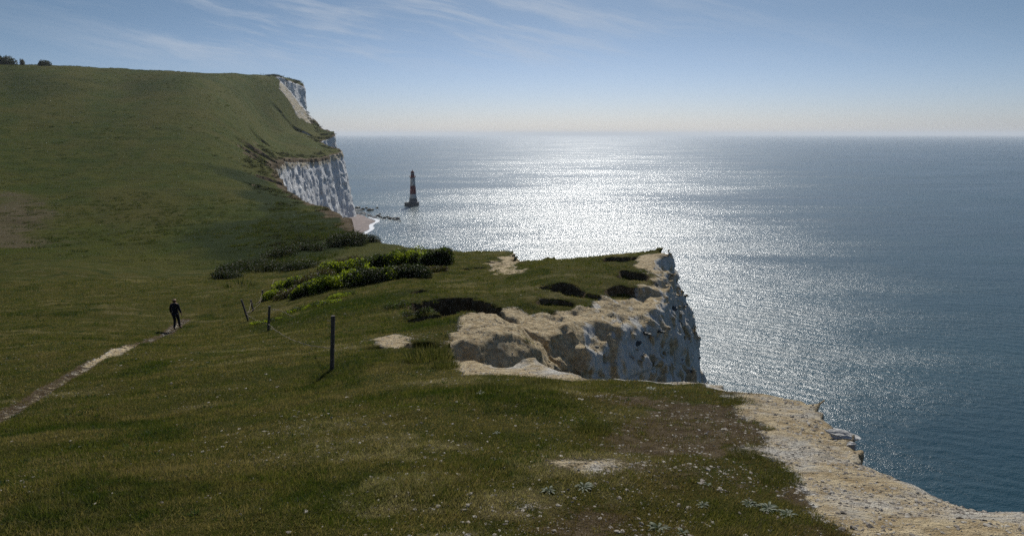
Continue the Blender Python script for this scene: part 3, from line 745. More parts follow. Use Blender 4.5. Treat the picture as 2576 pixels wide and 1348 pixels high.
# tussocks and rough growth: clumps of long blades
def clumps(cent, rad, hgt, nb, rg, wid):
    """cent (k,3) -> blades fanning out of every clump"""
    k = len(cent); n = k * nb
    c = np.repeat(cent, nb, 0); r = np.repeat(rad, nb); h = np.repeat(hgt, nb)
    a = rg.random(n) * 6.283; rr = np.sqrt(rg.random(n)) * r
    base = c + np.stack([np.cos(a) * rr, np.sin(a) * rr, -.02 * h], -1)
    out = np.stack([np.cos(a) * rr / r * .55 + rg.normal(0, .25, n), np.sin(a) * rr / r * .55 + rg.normal(0, .25, n), np.ones(n)], -1)
    out /= np.linalg.norm(out, axis=1)[:, None]
    tip = base + out * (h * (.5 + .6 * rg.random(n)))[:, None]
    b2 = rg.random(n) * 6.283; sd = np.stack([np.cos(b2), np.sin(b2), np.zeros(n)], -1) * (wid * np.repeat(hgt, nb))[:, None]
    V_ = np.empty((n, 3, 3)); V_[:, 0] = base - sd; V_[:, 1] = base + sd; V_[:, 2] = tip
    return V_.reshape(-1, 3), np.arange(n * 3).reshape(-1, 3)
rough_m = leaf_mat('rough_grass', (.030, .045, .010), (.075, .085, .022), .3, (.13, .11, .05))
def scatter_area(pix, n, rg, deep=False):
    poly = np.array([tuple(hit_smooth(a, b)[:2]) for a, b in pix]); lo, hi_ = poly.min(0), poly.max(0)
    out = []
    while len(out) < n:
        xy = lo + (hi_ - lo) * rg.random((n * 3, 2)); ok = polydist(xy[:, 0], xy[:, 1], poly) < 0
        ok &= polydist(xy[:, 0], xy[:, 1], coast) < -.4
        ok &= n2(xy[:, 0], xy[:, 1], 9.0, 160) > -.45 + .5 * rg.random(len(xy))
        out += [drop(float(x), float(y)) for x, y in xy[ok][:n - len(out)]]
    return np.array([tuple(p) for p in out])
cs = []; 
c_ = scatter_area([(530,725),(560,640),(640,560),(700,505),(860,560),(935,612),(820,655),(720,690),(640,720)], 900, rg); V_, F_ = clumps(c_, .35 + .5 * rg.random(900), .28 + .35 * rg.random(900), 40, rg, .06)
o = mesh_np('tussock_grass', V_, F_, rough_m); tag(o, 'rough dark tussocky grass on the slope beyond the bramble bank', 'grass', kind='stuff')
c_ = scatter_area([(0,520),(0,620),(120,640),(300,640),(520,620),(640,560),(640,500),(420,490),(250,480)], 420, rg); V_, F_ = clumps(c_, .6 + .8 * rg.random(420), .3 + .3 * rg.random(420), 45, rg, .09)
o = mesh_np('heath_tussocks', V_, F_, rough_m); tag(o, 'dark scattered tussocks and burrow mounds low on the far hill', 'tussocks', kind='stuff')
c_ = scatter_area([(0,480),(640,480),(600,260),(100,230),(0,420)], 45, rg); V_, F_ = clumps(c_, 1.2 + 1.6 * rg.random(45), .4 + .4 * rg.random(45), 90, rg, .14)
o = mesh_np('hill_tussocks', V_, F_, rough_m); tag(o, 'small dark tussocks dotted over the open hillside', 'tussocks', kind='stuff')
c_ = scatter_area([(960,760),(1020,640),(1250,635),(1560,645),(1600,700),(1350,750),(1100,760),(980,830),(860,850),(760,790)], 700, rg); V_, F_ = clumps(c_, .10 + .16 * rg.random(700), .07 + .10 * rg.random(700), 36, rg, .07)
o = mesh_np('turf_tufts', V_, F_, leaf_mat('tuft_grass', (.035, .055, .012), (.10, .10, .03), .35, (.20, .16, .07))); tag(o, 'low rough tufts over the turf of the headland', 'grass', kind='stuff')

fg_m = leaf_mat('mixed_tufts', (.030, .046, .008), (.12, .125, .024), .35, (.26, .20, .09))
def fore_clumps(n, name, mat, rmin, rmax, hmin, hmax, nb, wid, seed, lab, wfun):
    g_ = np.random.default_rng(seed); p, f, q, nr = face_samples(ground, wfun, n, g_); d = np.linalg.norm(p, axis=1)
    k_ = (1 + d / 14); V_, F_ = clumps(p, (rmin + (rmax - rmin) * g_.random(n)) * k_, (hmin + (hmax - hmin) * g_.random(n) ** 2) * k_, nb, g_, wid)
    o = mesh_np(name, V_, F_, mat); tag(o, lab, 'grass', kind='stuff')
def w_cl(q, c):
    return w_grass(q, c) * (.12 + sstep(-.1, .5, n2(c[:, 0], c[:, 1], 1.1, 155, 4)))
fore_clumps(9000, 'turf_clumps', fg_m, .02, .055, .018, .046, 26, .03, 31, 'small uneven clumps of longer grass through the foreground turf', w_cl)
weed_m = leaf_mat('weed_leaf', (.030, .050, .016), (.085, .12, .045), .25, (.16, .17, .11))
def w_wd(q, c):
    return w_grass(q, c) * sstep(.15, .6, n2(c[:, 0], c[:, 1], .9, 158, 3))
fore_clumps(1500, 'weeds', weed_m, .015, .04, .012, .03, 16, .22, 32, 'low broad leaved weeds scattered through the turf', w_wd)
hg = leaf_mat('hill_grass', (.026, .040, .006), (.06, .075, .012), .3, (.10, .095, .03))
def w_hill(q, c):
    return (c[:, 0] > -.85 * c[:, 1]) * (np.cross([1, 0, 0], [0, 1, 0])[2] + 0 * c[:, 0]) * (.1 + sstep(-.2, .5, n2(c[:, 0], c[:, 1], 26.0, 163, 4))) * (CV2[q].mean(1) < -5) / (1 + (c[:, 1] / 220) ** 1.0) * (NR2[q].mean(1)[:, 2] > .6)
g_ = np.random.default_rng(41); p, f, q, nr = face_samples(hills, w_hill, 5200, g_); d = np.linalg.norm(p, axis=1)
V_, F_ = clumps(p, (.25 + .6 * g_.random(5200)) * (.6 + d / 260), (.10 + .22 * g_.random(5200)) * (.6 + d / 260), 22, g_, .12)
o = mesh_np('hillside_grass', V_, F_, hg); tag(o, 'rough grass and tussocks over the far hillside', 'grass', kind='stuff')
edge_m = leaf_mat('edge_scrub', (.016, .022, .007), (.045, .052, .014), .2, (.07, .05, .03))
def w_edge(q, c):
    e_ = -CV2[q].mean(1); return (e_ > 1.0) * (e_ < 16) * (c[:, 1] > 100) * sstep(-.1, .3, n2(c[:, 0], c[:, 1], 12.0, 165, 3)) * (NR2[q].mean(1)[:, 2] > .5) / (1 + c[:, 1] / 300)
p, f, q, nr = face_samples(hills, w_edge, 1500, g_); d = np.linalg.norm(p, axis=1)
V_, F_ = clumps(p, (.5 + .9 * g_.random(1500)) * (.6 + d / 400), (.35 + .5 * g_.random(1500)) * (.6 + d / 400), 40, g_, .07)
o = mesh_np('edge_scrub', V_, F_, edge_m); tag(o, 'dark low scrub along the crumbling edge of the far cliffs', 'scrub', kind='stuff')

# single grass tufts one can point to
tuft_m = leaf_mat('tall_grass', (.030, .040, .012), (.09, .085, .03), .35, (.22, .18, .09))
for (a, b, w, hh, lab) in [(1080,905,.50,.30,'dark bushy grass tuft at the head of the gully by the knoll'),(1122,925,.26,.16,'smaller grass tuft on the chalk lip, right of a bushier one'),
        (1490,1085,.20,.11,'green grass tuft ringed by pale stones on the foreground turf'),(1360,975,.34,.10,'low green grass tuft on the brow in front of the pale chalk lip'),
        (1235,985,.30,.10,'low grass tuft on the brow left of the chalk spit'),(1860,1018,.26,.08,'dark heathery tuft near the outer corner of the brow'),
        (1870,1150,.16,.07,'brownish tuft where the turf meets the bare chalk strip'),(1965,1215,.17,.07,'lone brown tuft sitting on the bare chalk strip')]:
    h_ = hit(a, b)
    if h_ is None: continue
    V_, F_ = clumps(np.array([[0, 0, 0.]]), np.array([w]), np.array([hh]), 900, rg, .022)
    o = mesh_np('grass_tuft', V_, F_, tuft_m); o.location = h_[0]; tag(o, lab, 'grass tuft')

# ------------------------------------------------------------------ rosette plants
ros_m = leaf_mat('rosette_leaf', (.045, .065, .026), (.095, .12, .055), .15)
def rosette(px, py, R, n, lab, sd):
    R *= .68 if py > 1100 else .5
    h_ = hit(px, py)
    if h_ is None: return
    r_ = random.Random(sd); V_ = []; F_ = []
    for i in range(n):
        a = i * 2.399 + r_.uniform(-.3, .3); L = R * r_.uniform(.55, 1.05); w = L * r_.uniform(.10, .15); up = r_.uniform(.25, .85)
        d = Vector((math.cos(a), math.sin(a), 0)); s = Vector((-d.y, d.x, 0)); b0 = len(V_)
        o0 = d * R * .05 + Vector((r_.uniform(-.15, .15) * R, r_.uniform(-.15, .15) * R, 0))
        for k in range(6):
            u_ = k / 5; c = o0 + d * L * u_ * (1 - .15 * up) + Vector((0, 0, L * up * (u_ - .75 * u_ * u_) + .006))
            ww = w * math.sin(math.pi * (.08 + .88 * u_)) ** .7
            V_ += [c - s * ww + Vector((0, 0, ww * .35)), c, c + s * ww + Vector((0, 0, ww * .35))]
        for k in range(5):
            q = b0 + k * 3
            F_ += [(q, q + 1, q + 4, q + 3), (q + 1, q + 2, q + 5, q + 4)]
    o = mesh_np('rosette_plant', V_, F_, ros_m, smooth=True); o.location = h_[0]; tag(o, lab, 'plant', 'grey green rosette plants in the turf')
for i, (a, b, R, n, lab) in enumerate([(1930,1282,.13,34,'largest grey green strap-leaved rosette, at the edge of the bare chalk'),(1980,1296,.10,26,'rosette crowding the right side of the largest one'),(1885,1270,.085,22,'small rosette touching the left side of the largest one'),
        (1768,1274,.085,26,'rosette standing alone left of the big rosette clump'),(1655,1332,.12,30,'broad rosette cut by the bottom edge of the photo'),(1715,1344,.08,22,'rosette in the lowest corner of the turf beside a broad one'),
        (1640,980,.17,24,'pale rosette on the brow against the white cliff'),
        (1210,990,.16,18,'small rosette on the brow below the grass tuft'),(1470,1228,.13,26,'flat dark green rosette below the white dry patch'),(1380,1236,.10,20,'flat rosette left of a dark green one'),(1250,1090,.09,16,'tiny rosette in open foreground turf'),(1780,1220,.06,14,'tiny rosette in brown turf by the chalk')]):
    rosette(a, b, R, n, lab, i)

# ------------------------------------------------------------------ stones
stone_m = simple('pale_flint', (.24, .21, .165), (.46, .42, .35), 30, .85, .4, .004)
dark_m = simple('dark_flint', (.10, .085, .07), (.24, .20, .15), 30, .7, .4, .004)
def stone_mesh(sd, mat, sub=2):
    bm = bmesh.new(); bmesh.ops.create_icosphere(bm, subdivisions=sub, radius=1)
    for v_ in bm.verts:
        n_ = fbm(np.array([list(v_.co * 1.1)]) + sd * 3.7, 170 + sd % 5, 3)[0]
        v_.co *= 1 + .38 * n_; v_.co.x *= 1.25; v_.co.z *= .62
    me = bpy.data.meshes.new('stone'); bm.to_mesh(me); bm.free(); me.materials.append(mat); return me
ST = [stone_mesh(i, stone_m) for i in range(7)] + [stone_mesh(i + 20, dark_m) for i in range(2)]
def w_stone(q, c):
    m_ = MK[q].mean(1); d = np.linalg.norm(c, axis=1)
    nn = n2(c[:, 0], c[:, 1], .45, 180, 3)
    return ((m_[:, 0] > .5) * .9 * sstep(-.5, .6, nn) + np.clip(m_[:, 1] * 1.4, 0, 1) * sstep(-.3, .7, nn) * .6 + m_[:, 2] * .35 + .004) * in_view(c) * (NR[q].mean(1)[:, 2] > .75) / (1 + (d / 6) ** 2) * (d < 34)
rg2 = np.random.default_rng(9)
N_S = 26000
p, f, q, nr = face_samples(ground, w_stone, N_S, rg2)
size = .0028 + .0125 * rg2.random(N_S) ** 6; size *= 1 + np.linalg.norm(p, axis=1) / 18
for (a, b, k, s_) in [(1700,1290,40,.007),(1620,1240,40,.006),(1820,1210,34,.007),(1540,1200,40,.005),(1400,1320,34,.006),(1555,1080,26,.010),(1430,1095,14,.008),(1475,1060,10,.008),(1500,1300,12,.007),(1790,1060,12,.009),(1620,1110,10,.008)]:   # little heaps of stones
    c0 = hit(a, b)
    if c0 is None: continue
    i0 = rg2.integers(0, N_S, k)
    for i in i0:
        x, y = c0[0].x + rg2.normal(0, .13), c0[0].y + rg2.normal(0, .16); p[i] = drop(float(x), float(y)); size[i] = s_ * (.7 + .9 * rg2.random())
scr = size / np.linalg.norm(p, axis=1); order = np.argsort(-scr); big_i = order[:300]; rest = order[300:]
mkf = MK[q[f]].mean(1)
for i in big_i:
    on_ch = mkf[i, 0] > .5
    o = bpy.data.objects.new('stone', ST[8 if rg2.random() < (.35 if on_ch else .1) else int(rg2.integers(0, 8))]); COL.objects.link(o)
    o.location = p[i] + np.array([0, 0, size[i] * .2]); s_ = size[i]; o.scale = (s_, s_ * (.7 + .4 * rg2.random()), s_); o.rotation_euler = (rg2.normal(0, .2), rg2.normal(0, .2), rg2.random() * 6.28)
    if on_ch: tag(o, 'loose pale flint lying on the bare chalk', 'stone', 'loose flints on the bare chalk')
    else: tag(o, 'small pale stone lying in the turf', 'stone', 'small stones lying in the turf')
bm = bmesh.new(); bmesh.ops.create_icosphere(bm, subdivisions=1, radius=1); iv = np.array([list(v_.co) for v_ in bm.verts]); bm.faces.ensure_lookup_table(); fi = np.array([[v_.index for v_ in f_.verts] for f_ in bm.faces]); bm.free()
k = len(rest); sc = size[rest][:, None, None] * (.5 + .8 * rg2.random((k, 1, 3))) * np.array([1.2, 1, .6]); vv = iv[None] * (1 + .35 * rg2.normal(0, .5, (k, len(iv), 1))) * sc
an = rg2.random(k) * 6.28; c_, s_ = np.cos(an)[:, None], np.sin(an)[:, None]
vv = np.stack([vv[..., 0] * c_ - vv[..., 1] * s_, vv[..., 0] * s_ + vv[..., 1] * c_, vv[..., 2]], -1) + p[rest][:, None, :]
o = mesh_np('gravel', vv.reshape(-1, 3), (fi[None] + (np.arange(k) * len(iv))[:, None, None]).reshape(-1, 3), stone_m); o.data.materials.append(dark_m); o.data.polygons.foreach_set('material_index', np.repeat((rg2.random(k) < .45).astype(np.int32), len(fi))); tag(o, 'fine chalk and flint gravel over bare ground and turf', 'gravel', kind='stuff')

# ------------------------------------------------------------------ bushes
bark_m = simple('bramble_stem', (.05, .035, .022), (.11, .075, .045), 20, .9)
LEAF = {'lime': leaf_mat('lime_leaf', (.11, .14, .010), (.30, .34, .03), .52, (.05, .07, .02), 1.3),
        'green': leaf_mat('green_leaf', (.035, .060, .012), (.11, .14, .02), .35, (.05, .04, .02), 1.6),
        'dark': leaf_mat('dark_leaf', (.022, .032, .012), (.05, .065, .018), .25, (.07, .05, .03)),
        'brown': leaf_mat('brown_twig', (.045, .035, .018), (.10, .075, .035), .3, (.10, .13, .02))}
def bush(px, Y, wpx, hpx, kind, lab, n=5200, leaf=.085, dome=1.0, group=None, name='bush', catg='bush', py_sky=False, py_small=False):
    """wpx, hpx: width and height in photo pixels at depth Y"""
    base = crest(px, 1.0) if py_sky else (at_depth(px, Y) if Y < 200 else hit(px, Y)[0]); Y = base.y; k = Y / 1650.0; rx = wpx * k / 2; hz = hpx * k * (1 if py_sky or py_small else .58); ry = rx * .8
    r_ = np.random.default_rng(int(px * 7 + Y))
    root = empty(name, base); tag(root, lab, catg, group)
    nl = 13; lc = np.stack([r_.uniform(-.75, .75, nl) * rx, r_.uniform(-.7, .7, nl) * ry, hz * (.22 + .40 * r_.random(nl))], -1)
    lr = .34 + .26 * r_.random(nl)
    pick = r_.integers(0, nl, n); dr = r_.normal(size=(n, 3)); dr /= np.linalg.norm(dr, axis=1)[:, None]; dr[:, 2] = dr[:, 2] * 1.0
    rad = (.68 + .36 * r_.random(n) ** .6) + (r_.random(n) < .10) * r_.random(n) * .35
    c = lc[pick] + dr * np.stack([lr[pick] * rx, lr[pick] * ry * 1.0, lr[pick] * hz * 1.25], -1) * rad[:, None]
    c[:, 2] = np.where(c[:, 2] < 0, r_.random(n) * hz * .35, c[:, 2])
    tn = n2(c[:, 0] * 1.0, c[:, 2] + c[:, 1], max(.25, rx * .3), 200, 2); keep = tn > -.6; c = c[keep]; n = len(c)
    # ground follows the slope
    gx = np.linspace(-rx * 1.3, rx * 1.3, 7); zz = np.array([drop(base.x + a, base.y).z - base.z for a in gx]); zy = (drop(base.x, base.y + ry).z - drop(base.x, base.y - ry).z) / (2 * ry)
    c[:, 2] += np.interp(c[:, 0], gx, zz) + c[:, 1] * zy
    a = r_.normal(size=(n, 3)); a /= np.linalg.norm(a, axis=1)[:, None]; b = np.cross(a, r_.normal(size=(n, 3))); b /= np.linalg.norm(b, axis=1)[:, None]
    s = leaf * (.6 + .8 * r_.random(n))[:, None]
    V_ = np.stack([c - a * s * .6, c - b * s * .35, c + a * s * .6, c + b * s * .35], 1).reshape(-1, 3)
    mesh_np('foliage', V_, np.arange(n * 4).reshape(-1, 4), LEAF[kind], root)
    bm = bmesh.new()
    for i in range(34):
        aa = r_.random() * 6.28; e = Vector(lc[i % nl]) * 1.0; e = e + Vector((math.cos(aa) * rx * .35, math.sin(aa) * ry * .35, hz * (.25 + (.45 if i % 2 else 0)) * r_.random()))
        gz = float(np.interp(e.x * .4, gx, zz))
        tube(bm, [(e.x * .4, e.y * .4, gz - .1), (e.x * .7 + .05, e.y * .7, e.z * .55 + gz * .5), (e.x, e.y, e.z + float(np.interp(e.x, gx, zz)))], [.022 * hz + .01, .014 * hz + .006, .004], 5)
    mesh_obj('stems', bm, bark_m, root)
    return root
GB = 'bramble bushes along the bank'
for a in [(1093,668,84,66,'green','rounded dark green bush at the seaward end of the bramble bank',12000,.12),
          (1025,668,110,62,'lime','bright lime leaved bush next to the rounded dark one',12000,.11),
          (955,676,110,62,'green','broad bush behind the middle of the bramble bank',11000,.11),
          (885,680,90,56,'brown','brown twiggy bush at the landward top of the bank',9000,.10),
          (860,695,110,62,'lime','lime topped bush behind the leafiest lower bramble',11000,.11),
          (1035,696,100,44,'dark','dark shaded bush below the bright lime one',9000,.10),
          (975,704,110,54,'lime','yellow green bramble in the middle of the bank',10000,.10),
          (915,712,110,54,'dark','dark low bramble at the front of the bank centre',9000,.10),
          (850,722,110,56,'lime','leafy lime bramble on the lower bank',11000,.10),
          (795,716,100,52,'brown','bramble with mixed brown twigs and pale leaves',8000,.09),
          (785,736,100,46,'lime','lime bramble left of the leafiest lower one',10000,.09),
          (735,728,85,46,'lime','lime bramble behind the low landward tip of the bank',9000,.09),
          (738,746,90,34,'brown','brown bramble skirt at the foot of the bank tip',7000,.08),
          (695,750,60,34,'lime','lime bramble at the low landward tip of the bank',7000,.08),
          (1085,684,90,22,'brown','low dry scrub below the rounded dark green bush',5000,.08)]:
    bush(a[0], a[1], a[2], a[3], a[4], a[5], a[6], a[7], group=GB)
for a in [(880,96,105,34,'dark','dark thorn scrub on the cliff edge beyond the bramble bank',7000,.16),
          (925,100,60,18,'dark','low dark scrub at the seaward tip beyond the bank',4000,.14),
          (700,88,110,20,'dark','low dark scrub left of the thorn scrub',5000,.13),
          (780,92,90,18,'dark','low dark scrub between the slope and the thorn scrub',4000,.13),
          (640,74,110,22,'dark','flat dark scrub in the rough hollow beyond the fence',5000,.11),
          (590,70,100,20,'dark','flat dark scrub at the left end of the rough hollow',5000,.11),
          (570,64,90,16,'dark','dark scrub patch nearest the walker in the rough hollow',5000,.10),
          (690,70,110,20,'dark','dark scrub patch right of the rough hollow',5000,.10),
          (750,66,90,20,'dark','dark scrub directly behind the bramble bank tip',5000,.10)]:
    bush(a[0], a[1], a[2], a[3], a[4], a[5], a[6], a[7], py_small=True, group='dark scrub in the rough ground')
for a in [(800,34,100,9,'lime','yellow green creeping patch left of the dark hollow',2500,.05),(755,33,90,8,'lime','yellow green creeping patch on the near slope behind the fence',2500,.05),(660,30.5,70,6,'lime','yellow green creeping patch by the leaning fence post',1600,.045),(850,36,70,8,'lime','yellow green creeping patch under the bramble bank',2000,.05),(1060,25,110,12,'green','leafy green weeds in front of the dark hollow',4200,.04),(1010,28,90,12,'green','leafy green weeds left of the dark hollow',3200,.04),(1110,27.5,60,9,'green','leafy green weeds at the mouth of the dark hollow',2200,.04)]:
    bush(a[0], a[1], a[2], a[3], a[4], a[5], a[6], a[7], py_small=True, group='creeping green patches', name='creeping_plant', catg='plant')
bush(12, 640, 42, 17, 'dark', 'wide dark bush on the skyline at the far left', 5000, .9, group='bushes on the skyline', py_sky=True)
bush(110, 655, 26, 10, 'dark', 'smaller rounded bush on the skyline right of the others', 3500, .8, group='bushes on the skyline', py_sky=True)
bush(57, 650, 12, 12, 'brown', 'tiny windblown bush on the skyline between two larger ones', 1500, .6, group='bushes on the skyline', py_sky=True)

# ------------------------------------------------------------------ fence
wood_m = simple('weathered_post', (.045, .038, .032), (.12, .10, .085), 25, .85, .5, .01)
wire_m = simple('rusty_wire', (.14, .11, .08), (.28, .23, .18), 40, .6, metal=.4)
fence = empty('wire_fence', hit(835, 930)[0]); tag(fence, 'old post and barbed wire fence sagging along the slope', 'fence')
def post(px, py, top_px, top_py, w):
    b = hit(px, py)[0]; rx, rz = ray(top_px, top_py); tp = Vector((rx * b.y, b.y, rz * b.y))
    bm = bmesh.new(); d = tp - b; n = 9; r_ = random.Random(px)
    rings = []
    for i in range(n + 1):
        c = b - fence.location + d * (i / n) - (Vector((0, 0, .12)) if i == 0 else Vector((0, 0, 0))); ww = w * (1 - .06 * i / n)
        rings.append([bm.verts.new(c + Vector((sx_ * ww * (1 + r_.uniform(-.06, .06)), sy_ * ww * (1 + r_.uniform(-.06, .06)), 0))) for sx_, sy_ in ((-1, -.7), (-.7, -1), (.7, -1), (1, -.7), (1, .7), (.7, 1), (-.7, 1), (-1, .7))])
    for A, B in zip(rings[:-1], rings[1:]):
        for k in range(8): bm.faces.new((A[k], A[(k + 1) % 8], B[(k + 1) % 8], B[k]))
    bm.faces.new(rings[-1]); mesh_obj('post', bm, wood_m, fence, smooth=False)
    return b, tp
p1 = post(835, 930, 838, 794, .038); p2 = post(675, 832, 678, 770, .045); p3 = post(625, 808, 607, 753, .045); p4 = post(637, 783, 631, 754, .045); p5 = post(662, 756, 660, 730, .05)
def wire(pts, sag, r=.007, barbs=True, n=26):
    """pts: points tied on posts or lying on the ground"""
    bm = bmesh.new(); allp = []
    for (A, B), s_ in zip(zip(pts[:-1], pts[1:]), sag):
        for i in range(n):
            u_ = i / (n - 1); c = A.lerp(B, u_); c.z -= s_ * 4 * u_ * (1 - u_); c += Vector((random.gauss(0, .008), random.gauss(0, .008), random.gauss(0, .008)))
            g = drop(c.x, c.y); c.z = max(c.z, g.z + .02); allp.append(c - fence.location)
    tube(bm, allp, r, 5)
    if barbs:
        for c in allp[3::2]:
            for _ in range(2):
                e = Vector((random.uniform(-1, 1), random.uniform(-1, 1), random.uniform(-1, 1))).normalized() * .03; tube(bm, [c - e, c + e], .003, 4)
    mesh_obj('wire', bm, wire_m, fence)
L = lambda p, u_: p[0].lerp(p[1], u_)
wire([L(p1, .40), L(p2, .28), L(p3, .35)], [.22, .10]); wire([L(p3, .45), L(p4, .2), L(p5, .5)], [.12, .25])
g1 = hit(745, 800)[0]; g0 = hit(700, 790)[0] + Vector((0, 0, .25)); wire([L(p2, .93), g0, g1], [.05, .0])
wire([L(p3, .8), L(p4, .9), L(p5, .85)], [.55, .45], barbs=False); g2 = hit(690, 715)[0] + Vector((0, 0, .4)); wire([L(p5, .8), g2], [.5], barbs=False)
wire([L(p1, .93), L(p1, .93) + Vector((-.12, 0, -.04))], [0], barbs=False, n=4)
# fence far away on the skyline
c0 = crest(655, 1.0); sf = empty('skyline_fence', c0); tag(sf, 'tiny broken post fence on the skyline above the highest cliff', 'fence')
prev = None
for a, hgt in ((655, 3.2), (659, 2.9), (663, 3.2), (672, 2.6), (677, 2.4), (685, 2.4), (697, 2.2), (713, 2.6)):
    c = crest(a, 1.0); bm = bmesh.new(); tube(bm, [c - c0 - Vector((0, 0, .3)), c - c0 + Vector((random.uniform(-.2, .2), 0, hgt))], [.20, .16], 6); mesh_obj('post', bm, wood_m, sf)
bm = bmesh.new(); tube(bm, [crest(a, 1.0) - c0 + Vector((0, 0, 1.3)) for a in (655, 663, 677, 697, 713)], .05, 5); mesh_obj('rail', bm, wood_m, sf)

# ------------------------------------------------------------------ the walker
def skin(name, joints, edges, mat, parent, sub=2):
    """joints: name -> (x, y, z, rx, ry)"""
    me = bpy.data.meshes.new(name); ks = list(joints); me.from_pydata([joints[k][:3] for k in ks], [(ks.index(a), ks.index(b)) for a, b in edges], [])
    o = bpy.data.objects.new(name, me); COL.objects.link(o)
    md = o.modifiers.new('skin', 'SKIN'); md.use_smooth_shade = True; md.branch_smoothing = .6
    for i, k in enumerate(ks):
        sv = me.skin_vertices[0].data[i]; sv.radius = joints[k][3:5]; sv.use_root = (i == 0)
    if sub: o.modifiers.new('sub', 'SUBSURF').levels = sub; o.modifiers['sub'].render_levels = sub
    dg = bpy.context.evaluated_depsgraph_get(); em = bpy.data.meshes.new_from_object(o.evaluated_get(dg)); o.modifiers.clear(); o.data = em
    em.materials.clear(); em.materials.append(mat); o.parent = parent
    em.polygons.foreach_set('use_smooth', [True] * len(em.polygons))
    return o
skin_m = simple('skin', (.30, .17, .11), (.36, .21, .14), 12, .6); jk_m = simple('dark_jacket', (.006, .006, .009), (.014, .013, .018), 14, .9, .4, .01)
tr_m = simple('dark_trousers', (.010, .010, .014), (.020, .020, .026), 14, .9); hair_m = simple('brown_hair', (.07, .035, .016), (.14, .07, .03), 40, .7, .5, .01)
boot_m = simple('boot', (.01, .008, .007), (.03, .025, .02), 14, .7); sole_m = simple('pale_sole', (.4, .38, .34), (.5, .48, .44), 14, .8)
fp = hit(445, 829)[0]
pr = empty('person', fp, math.radians(-4)); tag(pr, 'walker seen from behind in a dark jacket and dark trousers on the turf path', 'person')
J = dict(pelvis=(0,0,.90,.13,.10), belly=(0,.005,1.03,.125,.09), chest=(0,.01,1.22,.15,.10), neckb=(0,.02,1.39,.07,.06), neck=(0,.035,1.45,.05,.05), head=(0,.05,1.54,.075,.09), crown=(0,.05,1.62,.07,.085), nose=(0,.155,1.545,.012,.014),
  hL=(-.09,0,.86,.085,.085), kL=(-.085,.05,.48,.055,.055), aL=(-.095,-.06,.09,.036,.04), tL=(-.10,.07,.03,.035,.03),
  hR=(.09,0,.86,.085,.085), kR=(.075,.12,.50,.055,.055), aR=(.09,.16,.12,.036,.04), tR=(.10,.30,.06,.035,.03),
  sL=(-.17,.01,1.35,.055,.055), eL=(-.245,-.03,1.10,.042,.042), wL=(-.235,.04,.87,.026,.030), pL=(-.235,.06,.81,.022,.036),
  sR=(.17,.01,1.35,.055,.055), eR=(.255,-.02,1.10,.042,.042), wR=(.30,.03,.88,.026,.030), pR=(.31,.05,.82,.022,.036),
  earL=(-.082,.045,1.54,.014,.02), earR=(.082,.045,1.54,.014,.02))
E = [('pelvis','belly'),('belly','chest'),('chest','neckb'),('neckb','neck'),('neck','head'),('head','crown'),('head','nose'),('head','earL'),('head','earR')]
for s_ in 'LR': E += [('pelvis','h'+s_),('h'+s_,'k'+s_),('k'+s_,'a'+s_),('a'+s_,'t'+s_),('neckb','s'+s_),('s'+s_,'e'+s_),('e'+s_,'w'+s_),('w'+s_,'p'+s_)]
for s_ in 'LR':
    x, y, z = J['p' + s_][:3]; sg = -1 if s_ == 'L' else 1
    for i, (dy, ln) in enumerate(((.028,.070),(.010,.080),(-.009,.074),(-.026,.058))):
        a, b = f'f{s_}{i}', f'g{s_}{i}'
        J[a] = (x - sg * .004, y + dy + .004, z - .03 - ln * .45, .009, .009); J[b] = (x - sg * .014, y + dy + .012, z - .03 - ln, .0075, .0075); E += [('p' + s_, a), (a, b)]
    J['th' + s_] = (x - sg * .01, y + .045, z + .005, .011, .011); J['ti' + s_] = (x - sg * .018, y + .058, z - .035, .009, .009); E += [('p' + s_, 'th' + s_), ('th' + s_, 'ti' + s_)]
skin('body', J, E, skin_m, pr, 1)
JK = dict(b=(0,0,.84,.185,.14), c=(0,.0,1.02,.172,.13), d=(0,.01,1.20,.18,.13), e=(0,.015,1.35,.13,.09), f=(0,.02,1.43,.075,.07),
  sL=(-.175,.01,1.345,.075,.075), eL=(-.225,-.03,1.10,.062,.062), wL=(-.24,.035,.885,.045,.048), sR=(.175,.01,1.345,.075,.075), eR=(.245,-.02,1.10,.060,.062), wR=(.303,.03,.895,.045,.048))
skin('jacket', JK, [('b','c'),('c','d'),('d','e'),('e','f'),('e','sL'),('sL','eL'),('eL','wL'),('e','sR'),('sR','eR'),('eR','wR')], jk_m, pr, 2)
TJ = dict(p=(0,0,.88,.14,.11), hL=(-.09,0,.82,.098,.098), kL=(-.085,.05,.48,.070,.070), aL=(-.095,-.055,.10,.058,.06), hR=(.09,0,.82,.098,.098), kR=(.075,.12,.50,.070,.070), aR=(.09,.155,.13,.058,.06))
skin('trousers', TJ, [('p','hL'),('hL','kL'),('kL','aL'),('p','hR'),('hR','kR'),('kR','aR')], tr_m, pr, 2)
skin('hair', dict(a=(0,.03,1.59,.115,.125), b=(0,.012,1.50,.095,.085), c=(0,.0,1.43,.075,.055)), [('a','b'),('b','c')], hair_m, pr, 2)
for nm, A, B in (('L', (-.095,-.075,.06), (-.10,.12,.035)), ('R', (.09,.145,.09), (.10,.33,.05))):
    skin('boot', dict(a=(*A,.048,.055), m=((A[0]+B[0])/2,(A[1]+B[1])/2,(A[2]+B[2])/2-.005,.045,.04), b=(*B,.04,.03)), [('a','m'),('m','b')], boot_m, pr, 2)

